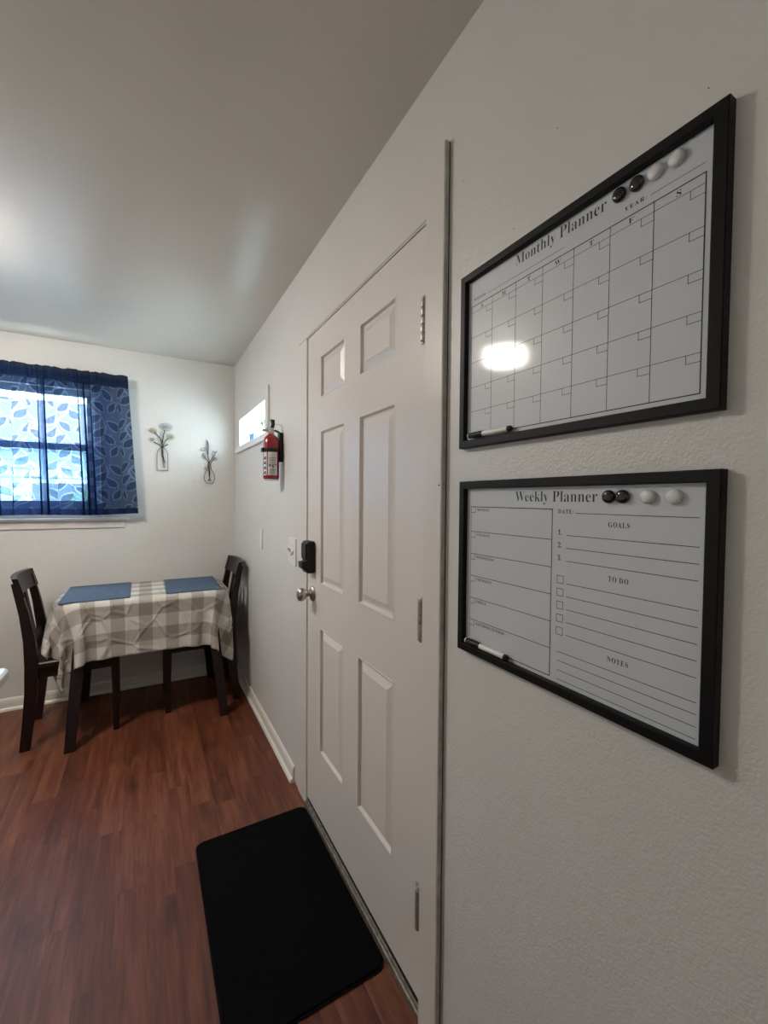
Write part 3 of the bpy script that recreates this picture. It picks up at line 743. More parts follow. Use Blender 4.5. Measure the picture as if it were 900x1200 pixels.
# ------------------------------------------------------------------ outdoors, seen through the panes
tag(build('driveway', nbox(-14, 16, LY + TW + .02, 30, -.45, -.35), M['lawn']), kind='structure')
hs = thing('neighbor_house', 'pale blue siding house seen through the curtained window', 'house', (-2.2, 11, -.35))
bm = nbox(-6, 2.6, 0, 5, 0, 2.75)
build('wall', bm, M['siding'], hs)
for k in range(14):
    build('siding_board', nbox(-6.02, 2.62, -.03, 0, .15 + k * .18, .15 + k * .18 + .165, .006, 1), M['siding'], hs)
bm = bmesh.new()
loft(bm, [[(-6.4, -.5, 2.7), (3.0, -.5, 2.7), (3.0, -.5, 2.82), (-6.4, -.5, 2.82)], [(-6.4, 2.5, 4.0), (3.0, 2.5, 4.0), (3.0, 2.5, 4.15), (-6.4, 2.5, 4.15)],
          [(-6.4, 5.5, 2.7), (3.0, 5.5, 2.7), (3.0, 5.5, 2.82), (-6.4, 5.5, 2.82)]])
build('roof', bm, M['roofing'], hs)
wn_ = build('window', nbox(-.5, .7, -.06, 0, 1.0, 2.1, .01, 1), M['white'], hs)
build('pane', nbox(-.42, .62, -.065, -.055, 1.08, 2.02), plain('dim_pane', (.12, .15, .18), .1), wn_)
for nm, (px, py, pr, ph) in {'a': (-1.0, 7.4, .75, 2.0), 'b': (-2.9, 7.9, .9, 1.7)}.items():
    root = thing('garden_bush', {'a': 'green bush outside, behind the right half of the curtain', 'b': 'green bush outside, behind the left half of the curtain'}[nm], 'bush', (px, py, -.35), group='bushes outside')
    build('stem', tube(bmesh.new(), [(0, 0, 0), (.03, .02, ph * .4), (0, 0, ph * .7)], [.04, .03, .02]), M['wood_dark'], root)
    bm = bmesh.new()
    for k in range(420):
        d = Vector((RNG.normal(), RNG.normal(), RNG.normal())).normalized() * (RNG.uniform(.3, 1) ** .4)
        c = Vector((d.x * pr, d.y * pr, ph * .58 + d.z * ph * .42))
        a = Vector((RNG.normal(), RNG.normal(), RNG.normal())).normalized(); b = a.orthogonal().normalized()
        s = RNG.uniform(.05, .10)
        v = [bm.verts.new(c + q) for q in (a * s, b * s * .5, -a * s, -b * s * .5)]
        bm.faces.new(v)
    tag(build('foliage', bm, M['bush'], root), kind='stuff')

# ------------------------------------------------------------------ curtain
def make_curtain():
    root = thing('sheer_curtain', 'sheer navy curtain with leaf pattern on the far window', 'curtain', (-1.42, LY - .055, 1.27))
    Lc, nu, nv = 2.15, 620, 250
    xl, xr = -2.13, -0.735
    u = np.linspace(0, Lc, nu)
    zones = [(-1.205, .048), (-0.985, .062), (-1.455, .035), (-1.72, .05)]
    slope = (xr - xl) / Lc
    xb = xl + slope * u
    den = sum(np.exp(-((xb - c) / w) ** 2) for c, w in zones)
    dn = np.clip(den, 0, 1)
    wob = np.sin(u * 3.7 + 1) + .8 * np.sin(u * 8.9 + 2.2) + .5 * np.sin(u * 17.3)
    lam = (.112 + .022 * wob) * (1 - dn) + .046 * dn
    ph = np.cumsum(2 * PI / lam) * (Lc / (nu - 1))
    A = (.0125 + .0035 * np.sin(u * 11.3 + .5)) * (1 - dn) + .0150 * dn
    B = (.009 + .004 * np.sin(u * 9.0)) * (1 - dn) + .013 * dn
    zt, zb = 2.236, 1.268
    v = np.linspace(0, 1, nv)
    X = np.zeros((nv, nu)); Y = X.copy(); Z = X.copy()
    fine = 2 * PI * u / .021
    for j, t in enumerate(v):
        z = zt + (zb - zt) * t
        flare = 1 + .075 * t
        amp = .75 + .45 * t
        top = math.exp(-(t / .075) ** 2)
        X[j] = -1.42 + (xb - (-1.42)) * flare + A * np.sin(ph + .5 * t * np.sin(u * 7)) * (.6 + .5 * t) + .0015 * top * np.sin(fine)
        Y[j] = -.030 + B * np.cos(ph + .35 * t) * amp * (1 - .55 * top) + .004 * top * np.cos(fine * 1.3 + np.sin(u * 21))
        if .03 < t < .09: Y[j] -= .006 * math.sin((t - .03) / .06 * PI) ** 2      # rod pocket stands out
        Z[j] = z + .0035 * top * np.sin(u * 61 + 2 * np.sin(u * 17)) * (1 if t < .03 else .3) + .004 * t * np.sin(u * 6.2)
        Z[j] += .012 * t * ((u / Lc) - .5)
    # burnt-out weave: leaves on meandering vines
    U, T = np.meshgrid(u, v * (zt - zb))
    tile_u, tile_v = .29, .30
    uu = (U % tile_u); row = np.floor(U / tile_u)
    tv = (T + .5 * tile_v * (row % 2)) % tile_v
    d_leaf = np.full(U.shape, 9.0); d_vine = np.full(U.shape, 9.0)

    def vine(t): return .145 + .060 * np.sin(2 * PI * t / tile_v)
    for du in (-tile_u, 0, tile_u):
        d_vine = np.minimum(d_vine, np.abs(uu - du - vine(tv)) * .6)
    leaves = []
    for k in range(7):
        t = tile_v * (k + .3) / 7
        s = 1 if k % 2 else -1
        leaves.append((vine(t) + s * .060, t + .004, R(90 + s * -52), .052, .0235))
    leaves += [(.035, .08, R(60), .040, .019), (.255, .23, R(120), .040, .019)]
    for (cx, cy, an, la, wb) in leaves:
        for du in (-tile_u, 0, tile_u):
            for dv in (-tile_v, 0, tile_v):
                dx, dy = uu - cx - du, tv - cy - dv
                p = dx * math.cos(an) + dy * math.sin(an); q = -dx * math.sin(an) + dy * math.cos(an)
                w = wb * np.clip(1 - (p / la) ** 2, 0, 1) ** .8 * (1 + .25 * p / la)
                d = np.where(np.abs(p) < la, np.abs(q) - w, np.hypot(np.abs(p) - la, q) )
                d_leaf = np.minimum(d_leaf, d)
    val = np.full(U.shape, .72)                                   # ground weave
    val = np.where(d_vine < .0048, .42, val)
    val = np.where((d_leaf < .0065), .40, val)                    # sheer outline
    val = np.where(d_leaf < -.0005, .86, val)                     # leaf body
    val = np.maximum(val, (.97 * dn * (.80 + .20 * np.cos(ph * .37) ** 2))[None, :])      # tightly gathered cloth
    hem = (T < .088) | (T > (zt - zb) - .042)
    val = np.where(hem, np.maximum(val, .95), val)
    val += RNG.uniform(-.03, .03, U.shape)
    vals = np.clip(val, 0, 1)
    co = np.stack([X + 1.42, Y, Z - 1.27], -1).reshape(-1, 3)
    idx = np.arange(nu * nv).reshape(nv, nu)
    quads = np.stack([idx[:-1, :-1], idx[:-1, 1:], idx[1:, 1:], idx[1:, :-1]], -1).reshape(-1, 4)
    me = bpy.data.meshes.new('curtain_panel')
    me.vertices.add(len(co)); me.vertices.foreach_set('co', co.ravel())
    me.loops.add(quads.size); me.loops.foreach_set('vertex_index', quads.ravel().astype(np.int32))
    me.polygons.add(len(quads)); me.polygons.foreach_set('loop_start', np.arange(0, quads.size, 4, dtype=np.int32))
    me.polygons.foreach_set('use_smooth', np.ones(len(quads), bool))
    me.update(calc_edges=True)
    at = me.attributes.new('weave', 'FLOAT', 'POINT')
    at.data.foreach_set('value', vals.ravel().astype(np.float32))
    me.materials.append(M['curtain'])
    o = bpy.data.objects.new('curtain_panel', me)
    COL.objects.link(o); o.parent = root
    bm = tube(bmesh.new(), [(-.74, -.013, .917), (.675, -.013, .917)], .004, 10)
    build('curtain_rod', bm, M['white'], root, True)
    for sx in (-.73, .665):
        build('rod_bracket', nbox(sx - .006, sx + .006, -.013, .055, .910, .924), M['white'], root)


make_curtain()


# ------------------------------------------------------------------ dining table, cloth, placemats
TX0, TX1, TY0, TY1, TZ = -1.10, -0.135, 2.925, 3.525, .780
t = thing('dining_table', 'small dark wood dining table under a checked cloth', 'table', ((TX0 + TX1) / 2, (TY0 + TY1) / 2, 0))
cx, cy = (TX0 + TX1) / 2, (TY0 + TY1) / 2
TRAD = .13
build('tabletop', prism(bmesh.new(), rounded_rect(TX0 - cx + .016, TX1 - cx - .016, TY0 - cy + .016, TY1 - cy - .016, TRAD, 8), .752, TZ - .002, .004), M['wood_dark'], t, 30)
for (ax, ay), (fx, fy) in (((-.945, 3.00), (-1.0, 2.825)), ((-.265, 3.00), (-.196, 2.845)), ((-.945, 3.43), (-1.0, 3.49)), ((-.265, 3.43), (-.196, 3.49))):
    build('leg', sweep_rect(bmesh.new(), [(fx - cx, fy - cy, 0), (ax - cx, ay - cy, .755)], [(.048, .048), (.066, .066)]), M['wood_dark'], t)
for a in ((-.945, -.265, 2.985, 3.01), (-.945, -.265, 3.42, 3.445), (-.955, -.93, 3.0, 3.43), (-.28, -.255, 3.0, 3.43)):
    build('apron', nbox(a[0] - cx, a[1] - cx, a[2] - cy, a[3] - cy, .67, .755), M['wood_dark'], t)


def sdf_round_rect(px, py, grow=0.0):
    hx, hy = (TX1 - TX0) / 2 - TRAD, (TY1 - TY0) / 2 - TRAD
    dx, dy = np.abs(px - cx) - hx, np.abs(py - cy) - hy
    out = np.hypot(np.maximum(dx, 0), np.maximum(dy, 0)) + np.minimum(np.maximum(dx, dy), 0) - TRAD - grow
    # outward direction
    gx = np.where((dx > 0) | (dx > dy), np.maximum(dx, 1e-6) * (dx > -9), 0) * np.sign(px - cx)
    gy = np.where((dy > 0) | (dy > dx), np.maximum(dy, 1e-6), 0) * np.sign(py - cy)
    ln = np.hypot(gx, gy) + 1e-9
    return out, gx / ln, gy / ln


def drape_cloth():
    s = .02
    cl, cr, cf, cb = .225, .215, .305, .030
    nx = int(round((TX1 - TX0 + cl + cr) / s)) + 1
    ny = int(round((TY1 - TY0 + cf + cb) / s)) + 1
    gx, gy = np.meshgrid(np.arange(nx) * s, np.arange(ny) * s)
    zt = TZ + .003
    Pp = np.stack([gx + TX0 - cl, gy + TY0 - cf, np.full_like(gx, zt)], -1)
    # slightly askew on the table
    rng = np.random.default_rng(5)
    sd, _, _ = sdf_round_rect(Pp[..., 0], Pp[..., 1])
    pin = sd < -.012
    over = np.maximum(sd, 0)
    Pp[..., 2] -= over * .5
    Pp += np.where(pin[..., None], 0, rng.normal(0, .0022, Pp.shape))
    prev = Pp.copy()
    inv = np.where(pin, 0.0, 1.0)
    cons = []

    def add(a, b, rest, stiff): cons.append((a, b, rest, stiff))
    S = slice
    for st in (0, 1):
        add((S(None), S(st, nx - 1, 2)), (S(None), S(st + 1, nx, 2)), s, 1.0)
        add((S(st, ny - 1, 2), S(None)), (S(st + 1, ny, 2), S(None)), s, 1.0)
    for st in (0, 1):
        add((S(st, ny - 1, 2), S(0, nx - 1)), (S(st + 1, ny, 2), S(1, nx)), s * 2 ** .5, .5)
        add((S(st, ny - 1, 2), S(1, nx)), (S(st + 1, ny, 2), S(0, nx - 1)), s * 2 ** .5, .5)
    for st in (0, 1, 2, 3):
        add((S(None), S(st, nx - 4, 4)), (S(None), S(st + 2, nx - 2, 4)), 2 * s, .10)
        add((S(st, ny - 4, 4), S(None)), (S(st + 2, ny - 2, 4), S(None)), 2 * s, .10)
    g = np.array([0, 0, -9.8]) * (1 / 60) ** 2
    for it in range(150):
        vel = (Pp - prev) * .96
        prev = Pp.copy()
        Pp = Pp + (vel + g) * inv[..., None]
        for _ in range(14):
            for a, b, rest, k in cons:
                A_, B_ = Pp[a], Pp[b]
                n0 = min(A_.shape[0], B_.shape[0]); n1 = min(A_.shape[1], B_.shape[1])
                A_, B_ = A_[:n0, :n1], B_[:n0, :n1]
                wa, wb = inv[a][:n0, :n1], inv[b][:n0, :n1]
                d = B_ - A_
                ln = np.sqrt((d ** 2).sum(-1)) + 1e-9
                w = wa + wb
                f = np.where(w > 0, k * (ln - rest) / (ln * np.maximum(w, 1e-9)), 0)[..., None] * d
                A_ += f * wa[..., None]
                B_ -= f * wb[..., None]
        sd, ox, oy = sdf_round_rect(Pp[..., 0], Pp[..., 1], .004)
        below = (sd < 0) & (Pp[..., 2] < zt) & ~pin
        edge = below & (sd > -.03) & (Pp[..., 2] < zt - .004)
        Pp[..., 0] = np.where(edge, Pp[..., 0] - ox * sd, Pp[..., 0])
        Pp[..., 1] = np.where(edge, Pp[..., 1] - oy * sd, Pp[..., 1])
        upm = below & ~edge & (Pp[..., 2] > zt - .03)
        Pp[..., 2] = np.where(upm, zt, Pp[..., 2])
        Pp[..., 1] = np.minimum(Pp[..., 1], LY - .016)
        Pp[..., 0] = np.clip(Pp[..., 0], -1.19, -.092)
    bm = bmesh.new()
    uvl = bm.loops.layers.uv.new('UVMap')
    vt = [[bm.verts.new(Pp[j, i]) for i in range(nx)] for j in range(ny)]
    for j in range(ny - 1):
        for i in range(nx - 1):
            f = bm.faces.new((vt[j][i], vt[j][i + 1], vt[j + 1][i + 1], vt[j + 1][i]))
            f.smooth = True
            for lp, (a, b) in zip(f.loops, ((i, j), (i + 1, j), (i + 1, j + 1), (i, j + 1))):
                lp[uvl].uv = (a * s, b * s)
    me = bpy.data.meshes.new('tablecloth')
    bm.to_mesh(me); bm.free()
    me.materials.append(M['gingham'])
    o = bpy.data.objects.new('tablecloth', me)
    COL.objects.link(o)
    md = o.modifiers.new('smooth', 'SUBSURF'); md.levels = 1; md.render_levels = 1
    md = o.modifiers.new('thick', 'SOLIDIFY'); md.thickness = .0012; md.offset = 1
    tag(o, 'taupe and white gingham tablecloth hanging over the small table', 'tablecloth')


drape_cloth()


def placemat(x0, x1, y0, y1, skew, label):
    root = thing('placemat', label, 'placemat', ((x0 + x1) / 2, (y0 + y1) / 2, TZ + .0058), skew, 'blue placemats')
    w, d = (x1 - x0) / 2, (y1 - y0) / 2
    build('woven_mat', nbox(-w, w, -d, d, 0, .0035, .0012, 1), M['denim'], root)
    bm = bmesh.new()                       # stitched hem along the edges
    for (a, b, c, e) in ((-w, w, -d, -d + .012), (-w, w, d - .012, d), (-w, -w + .012, -d + .012, d - .012), (w - .012, w, -d + .012, d - .012)):
        box(bm, a, b, c, e, .003, .0048, .0006, 1)
    build('hem', bm, M['denim'], root)


placemat(-1.065, -.715, 2.955, 3.475, R(.5), 'blue woven placemat nearer the window, at the left chair')
placemat(-.515, -.185, 2.965, 3.470, R(-.5), 'blue woven placemat nearer the right wall, at the right chair')


# ------------------------------------------------------------------ chairs
def make_chair(label):
    root = thing('dining_chair', label, 'chair', (0, 0, 0), 0, 'dining chairs')
    W = M['wood_dark']
    seat = build('seat', prism(bmesh.new(), rounded_rect(-.205, .215, -.21, .21, .025), .44, .475, .006), W, root, 30)
    path = [(-.235, 0), (-.218, .16), (-.204, .32), (-.200, .46), (-.207, .60), (-.228, .75), (-.262, .92)]
    for s in (-1, 1):
        build('back_leg', sweep_rect(bmesh.new(), [(px, s * .195, pz) for px, pz in path],
                                     [(.034, .046), (.036, .050), (.038, .056), (.038, .060), (.036, .052), (.034, .042), (.032, .034)]), W, root)
        build('leg', sweep_rect(bmesh.new(), [(.190, s * .185, 0), (.185, s * .185, .44)], [(.030, .030), (.040, .040)]), W, root)
        build('apron', nbox(-.19, .18, s * .185 - .010, s * .185 + .010, .385, .44), W, root)
    build('apron', nbox(.175, .197, -.18, .18, .385, .44), W, root)
    build('apron', nbox(-.21, -.19, -.18, .18, .385, .44), W, root)
    # curved top rail
    bm = bmesh.new()
    rings = []
    for k in range(13):
        q = -1 + 2 * k / 12
        y = q * .213
        bx = -.030 * (1 - q * q)
        rings.append([(-.245 + bx, y, .845), (-.222 + bx, y, .845), (-.250 + bx, y, .948), (-.276 + bx, y, .948)])
    loft(bm, rings)
    build('top_rail', bm, W, root, 30)
    bm = bmesh.new()
    rings = []
    for k in range(9):
        q = -1 + 2 * k / 8
        bx = -.014 * (1 - q * q)
        rings.append([(-.213 + bx, q * .19, .545), (-.193 + bx, q * .19, .545), (-.199 + bx, q * .19, .595), (-.219 + bx, q * .19, .595)])
    loft(bm, rings)
    build('lower_rail', bm, W, root, 30)
    for ys in (-.052, .052):
        e = .030 * (1 - (ys / .213) ** 2)
        build('slat', sweep_rect(bmesh.new(), [(-.209 - e * .45, ys, .58), (-.222 - e * .8, ys, .72), (-.238 - e, ys, .86)], (.050, .012)), W, root)
    return root


ch = make_chair('dark wood dining chair with its back to the left, in front of the window wall')
ch.location = (-.985, 3.150, 0)
ch.rotation_euler.z = R(2)
c2 = copy_tree(ch)
c2.location = (-.322, 3.225, 0)
c2.rotation_euler.z = PI
c2['label'] = 'dark wood dining chair tucked in the corner, its back against the right wall'


# ------------------------------------------------------------------ door mat
t = thing('door_mat', 'black rectangular mat on the floor in front of the door', 'mat', (-.235, 1.425, .0))
build('rubber_backing', prism(bmesh.new(), rounded_rect(-.232, .222, -.375, .378, .030), .0005, .006, .001), M['matrubber'], t, 30)
build('pile', prism(bmesh.new(), rounded_rect(-.228, .218, -.371, .374, .028), .005, .011, .002), M['matblack'], t, 30)


# ------------------------------------------------------------------ kitchen counter corner at the left edge
t = thing('kitchen_island', 'white counter corner at the left edge of the view', 'counter', (-1.45, .8, 0))
build('countertop', prism(bmesh.new(), rounded_rect(-.60, .492, -1.1, .715, .016), .888, .920, .006), M['counter'], t, 30)
build('body', nbox(-.55, .26, -1.05, .47, .10, .888, .003, 1), M['cab'], t)
build('toe_kick', nbox(-.50, .20, -1.0, .42, 0, .10), M['blackplastic'], t)
for k in range(3):
    d_ = build('cabinet_door', nbox(.26, .278, -1.03 + k * .5, -.55 + k * .5, .13, .86, .003, 1), M['cab'], t)
    build('handle', tube(bmesh.new(), [(.278, -.62 + k * .5, .60), (.305, -.62 + k * .5, .61), (.305, -.62 + k * .5, .73), (.278, -.62 + k * .5, .74)], .005), M['nickel'], d_, True)


# ------------------------------------------------------------------ ceiling lamp (left of the frame, mirrored in the upper planner), plus an added fill lamp
def ceiling_lamp(x, y, label, power):
    t = thing('ceiling_lamp', label, 'lamp', (x, y, HZ), group='ceiling lamps')
    build('base', lathe(bmesh.new(), [(0, 0), (.175, 0), (.178, -.010), (.172, -.022), (0, -.022)], n=48), M['silver'], t, 40)
    mt, nt, N, L, B = new_mat('lit_diffuser')
    B.inputs['Base Color'].default_value = (.9, .88, .84, 1)
    B.inputs['Emission Color'].default_value = (1.0, .925, .835, 1)
    B.inputs['Emission Strength'].default_value = power
    build('diffuser', lathe(bmesh.new(), [(0, -.018), (.140, -.020), (.142, -.080), (.136, -.098), (.115, -.110), (.06, -.116), (0, -.117)], n=48), mt, t, True)


ceiling_lamp(-1.56, 2.17, 'round flush ceiling lamp reflected in the monthly planner', LAMP_STRENGTH)
ceiling_lamp(-2.00, -1.10, 'added fill lamp on the ceiling, unseen behind the viewpoint', LAMP_STRENGTH * .18)  # unseen lamp added to fill in the dim near wall

# ------------------------------------------------------------------ lettering
def text_strip(s, spacing=0.0):
    """closed outlines of a line of text in em units, total width, ready to be scaled"""
    out, pen = [], 0.0
    for ch in s:
        if ch == ' ':
            pen += .30; continue
        if ch in ':.':
            for yy in ((.07, .40) if ch == ':' else (.07,)):
                out.append([(pen + .10 + .062 * math.cos(a * PI / 6), yy + .062 * math.sin(a * PI / 6)) for a in range(12)])
            pen += .24 + spacing; continue
        if ch == '/':
            out.append([(pen + .02, -.05), (pen + .08, -.05), (pen + .34, .75), (pen + .28, .75)])
            pen += .36 + spacing; continue
        adv, sps = GLYPHS[ch]
        for sp in sps:
            out.append([(pen + sp[i] / 1000, sp[i + 1] / 1000) for i in range(0, len(sp), 2)])
        pen += adv / 1000 + spacing
    return out, pen - spacing


def text_mesh(items, thin):
    """items: (text, left u, right u, baseline v, cap height, spacing) -> flat mesh data in the u, v plane"""
    cu = bpy.data.curves.new('lettering', 'CURVE')
    cu.dimensions = '2D'
    cu.fill_mode = 'BOTH'
    cu.offset = thin
    for (s, u0, u1, v0, cap, spc) in items:
        ol, w = text_strip(s, spc)
        sy = cap / .69
        sx = (u1 - u0) / w
        for poly in ol:
            sp = cu.splines.new('POLY')
            sp.points.add(len(poly) - 1)
            for p, (a, b) in zip(sp.points, poly):
                p.co = (u0 + a * sx, v0 + b * sy, 0, 1)
            sp.use_cyclic_u = True
    o = bpy.data.objects.new('tmp', cu)
    COL.objects.link(o)
    dg = bpy.context.evaluated_depsgraph_get()
    me = bpy.data.meshes.new_from_object(o.evaluated_get(dg))
    bpy.data.objects.remove(o)
    bpy.data.curves.remove(cu)
    return me


def print_lettering(name, items, parent, x, thin=0.0):
    """put lettering on the plane x, u running towards -y (left to right for the viewer); each word is a part"""
    for s, ya, yb, z, c, sp in items:
        me = text_mesh([(s, -ya, -yb, z, c, sp)], thin)
        me.transform(Matrix(((0, 0, -1, x), (-1, 0, 0, 0), (0, 1, 0, 0), (0, 0, 0, 1))))
        me.materials.clear(); me.materials.append(M['ink'])
        o = bpy.data.objects.new(name, me)
        COL.objects.link(o); o.parent = parent


def rule_lines(name, segs, parent, x):
    """segs: (y0, z0, y1, z1, width)"""
    bm = bmesh.new()
    for (ya, za, yb, zb, w) in segs:
        d = Vector((yb - ya, zb - za)); n = Vector((-d.y, d.x)).normalized() * w / 2; e = d.normalized() * w / 2
        pts = [(ya - e.x + n.x, za - e.y + n.y), (ya - e.x - n.x, za - e.y - n.y), (yb + e.x - n.x, zb + e.y - n.y), (yb + e.x + n.x, zb + e.y + n.y)]
        bm.faces.new([bm.verts.new((x, *p)) for p in pts])
    return build(name, bm, M['ink'], parent)


SX = -.0060                       # face of the white sheets
INK = SX - .00025


def board(name, label, y0, y1, z0, z1):
    """black picture frame against the right wall; y0 < y1"""
    root = thing(name, label, 'whiteboard', (0, 0, 0))
    fw, dp = .0165, .0170
    # mitred rails, front face slightly rounded
    def rail(p0, p1, q0, q1):
        bm = bmesh.new()
        rings = []
        for (o_, i_) in ((p0, q0), (p1, q1)):
            o_, i_ = Vector(o_), Vector(i_)
            d = i_ - o_
            rings.append([(0.0, *o_), (-dp + .002, *o_), (-dp, *(o_ + d * .08)), (-dp, *(o_ + d * .90)), (-dp + .002, *i_), (0.0, *i_)])
        loft(bm, rings)
        build('frame_rail', bm, M['frame'], root)
    A, B, C, D = (y0, z0), (y1, z0), (y1, z1), (y0, z1)
    a, b, c, d = (y0 + fw, z0 + fw), (y1 - fw, z0 + fw), (y1 - fw, z1 - fw), (y0 + fw, z1 - fw)
    rail(A, B, a, b); rail(B, C, b, c); rail(C, D, c, d); rail(D, A, d, a)
    build('sheet', nbox(SX, -.002, y0 + fw - .003, y1 - fw + .003, z0 + fw - .003, z1 - fw + .003), M['sheet'], root)
    return root


th_, md_, hv_ = .0008, .0010, .0016
# --- monthly
mb = board('monthly_planner', 'black framed dry-erase Monthly Planner with calendar grid, the upper board', .2520, .7465, 1.504, 1.8785)
cols = [.7195, .658, .595, .532, .469, .406, .342, .279]
rows = [1.808, 1.7945, 1.741, 1.687, 1.634, 1.582, 1.5295]
segs = [(cols[0], rows[0], cols[-1], rows[0], hv_), (cols[0], rows[-1], cols[-1], rows[-1], hv_),
        (cols[0], rows[0], cols[0], rows[-1], md_), (cols[-1], rows[0], cols[-1], rows[-1], hv_)]
segs += [(c, rows[0], c, rows[-1], md_) for c in cols[1:-1]]
segs += [(cols[0], r, cols[-1], r, th_) for r in rows[1:-1]]
for i in range(7):
    for j in range(1, 6):
        yr = cols[i + 1]
        segs += [(yr + .0175, rows[j], yr + .0175, rows[j] - .0115, th_), (yr + .0175, rows[j] - .0115, yr, rows[j] - .0115, th_)]
rule_lines('calendar_grid', segs, mb, INK)
for sg in ((.672, 1.8195, .488, 1.8195, th_), (.347, 1.8205, .280, 1.8205, th_)):
    rule_lines('writing_line', [sg], mb, INK)
print_lettering('title_lettering', [('Monthly Planner', .597, .413, 1.8385, .0195, .012)], mb, INK, -.00028)
print_lettering('heading_lettering', [(s, (cols[k] + cols[k + 1]) / 2 + w_, (cols[k] + cols[k + 1]) / 2 - w_, 1.7968, .0078, 0)
                                      for k, (s, w_) in enumerate(zip('SMTWTFS', (.0035, .0055, .0042, .0056, .0042, .004, .0038)))], mb, INK)
print_lettering('field_lettering', [('MONTH:', .714, .676, 1.8185, .0050, .16), ('YEAR:', .384, .352, 1.8185, .0060, .22)], mb, INK, .00005)

# --- weekly
wb = board('weekly_planner', 'black framed dry-erase Weekly Planner with goals and to-do list, the lower board', .2485, .7430, 1.0565, 1.4310)
wy0, wy1 = .7135, .5015
wr = [1.3755, 1.322, 1.2735, 1.2255, 1.1775, 1.1295, 1.080]
segs = [(wy0, wr[0], wy1, wr[0], hv_), (wy0, wr[-1], wy1, wr[-1], hv_), (wy0, wr[0], wy0, wr[-1], md_), (wy1, wr[0], wy1, wr[-1], hv_)]
segs += [(wy0, z, wy1, z, md_ * 1.15) for z in wr[1:-1]]
for z in wr[:-1]:
    segs += [(wy0, z - .0125, wy0 - .0135, z - .0125, md_), (wy0 - .0135, z, wy0 - .0135, z - .0125, md_)]
rule_lines('week_grid', segs, wb, INK)
lines = [(.455, 1.3695, .275, 1.3695, md_)]
lines += [(.472, z, .2745, z, md_) for z in (1.3315, 1.3095, 1.2875)]
lines += [(.470, z, .274, z, md_) for z in (1.249, 1.227, 1.205, 1.183, 1.161)]
lines += [(.486, z, .273, z, md_) for z in (1.1285, 1.113, 1.0965, 1.0805)]
for sg in lines: rule_lines('writing_line', [sg], wb, INK)
for z in (1.2545, 1.2325, 1.2100, 1.1875, 1.1650):
    a, b, h = .4890, .4765, .0064
    bx = [(a, z - h, b, z - h, md_), (a, z + h, b, z + h, md_), (a, z - h, a, z + h, md_), (b, z - h, b, z + h, md_)]
    rule_lines('check_box', bx, wb, INK)
print_lettering('title_lettering', [('Weekly Planner', .587, .417, 1.3885, .0190, .012)], wb, INK, -.00028)
print_lettering('heading_lettering', [('GOALS', .3985, .3645, 1.3500, .0080, .10), ('TO DO', .3965, .3645, 1.2665, .0080, .10),
                                      ('NOTES', .3955, .3620, 1.1425, .0078, .08)], wb, INK)
print_lettering('field_lettering', [('DATE:', .490, .459, 1.3685, .0070, .12)]
                + [('%d.' % (k + 1), .4895, .4805, z, .0088, 0) for k, z in enumerate((1.3315, 1.3095, 1.2875))], wb, INK, .00003)
wd = (('MONDAY', .0375), ('TUESDAY', .0395), ('WEDNESDAY', .0540), ('THURSDAY', .0470), ('FRIDAY', .0320), ('SATURDAY/SUNDAY', .0850))
print_lettering('day_lettering', [(s, wy0 - .0185, wy0 - .0185 - w_, z - .0090, .0056, .03) for (s, w_), z in zip(wd, wr)], wb, INK)


# --- magnets and markers, clinging to the sheets
def magnet(y, z, black, label):
    o = build('magnet', lathe(bmesh.new(), [(0, .0), (.0098, 0), (.0104, -.0012), (.0104, -.0035), (.0095, -.0058), (.0075, -.0074), (.004, -.0084), (0, -.0087)], 'x', 28),
              M['magnet_black' if black else 'magnet_white'], None, True)
    o.location = (SX - .0004, y, z)
    tag(o, label, 'magnet', 'round board magnets')


for (bn, z, ys) in (('Monthly Planner', 1.8465, (.3915, .3655, .3400, .3130)), ('Weekly Planner', 1.3970, (.3970, .3755, .3395, .3045))):
    for k, y in enumerate(ys):
        magnet(y, z, k < 2, ('black round magnet next to the %s title' % bn, 'black round magnet beside the white magnets of the %s' % bn,
                             'white round magnet beside the black magnets of the %s' % bn, 'white round magnet nearest the frame corner of the %s' % bn)[k])


def marker(y, z, label, tilt):
    root = thing('marker_pen', label, 'marker', (-.0140, y, z), 0, 'dry-erase markers')
    root.rotation_euler = (tilt, 0, 0)
    def cyl(prof): return lathe(bmesh.new(), prof, 'y', 20)
    build('barrel', cyl([(0, -.060), (.0052, -.060), (.0056, -.058), (.0056, .012), (0, .012)]), M['whiteplastic'], root, 40)
    build('end_plug', cyl([(0, -.068), (.0045, -.0675), (.0058, -.065), (.0058, -.0595), (0, -.0595)]), M['blackplastic'], root, 40)
    cp = build('cap', cyl([(0, .010), (.0064, .010), (.0066, .012), (.0064, .050), (.0055, .052), (0, .052)]), M['blackplastic'], root, 40)
    build('felt_eraser', cyl([(0, .052), (.0050, .052), (.0052, .0555), (0, .0560)]), M['whiteplastic'], cp, 40)
    build('clip_magnet', nbox(.002, .0075, .014, .046, -.0050, .0050, .001, 1), M['blackplastic'], cp)


marker(.6610, 1.5290, 'white marker with black cap at the lower corner of the Monthly Planner', 0)
marker(.6610, 1.0815, 'white marker with black cap at the lower corner of the Weekly Planner', 0)


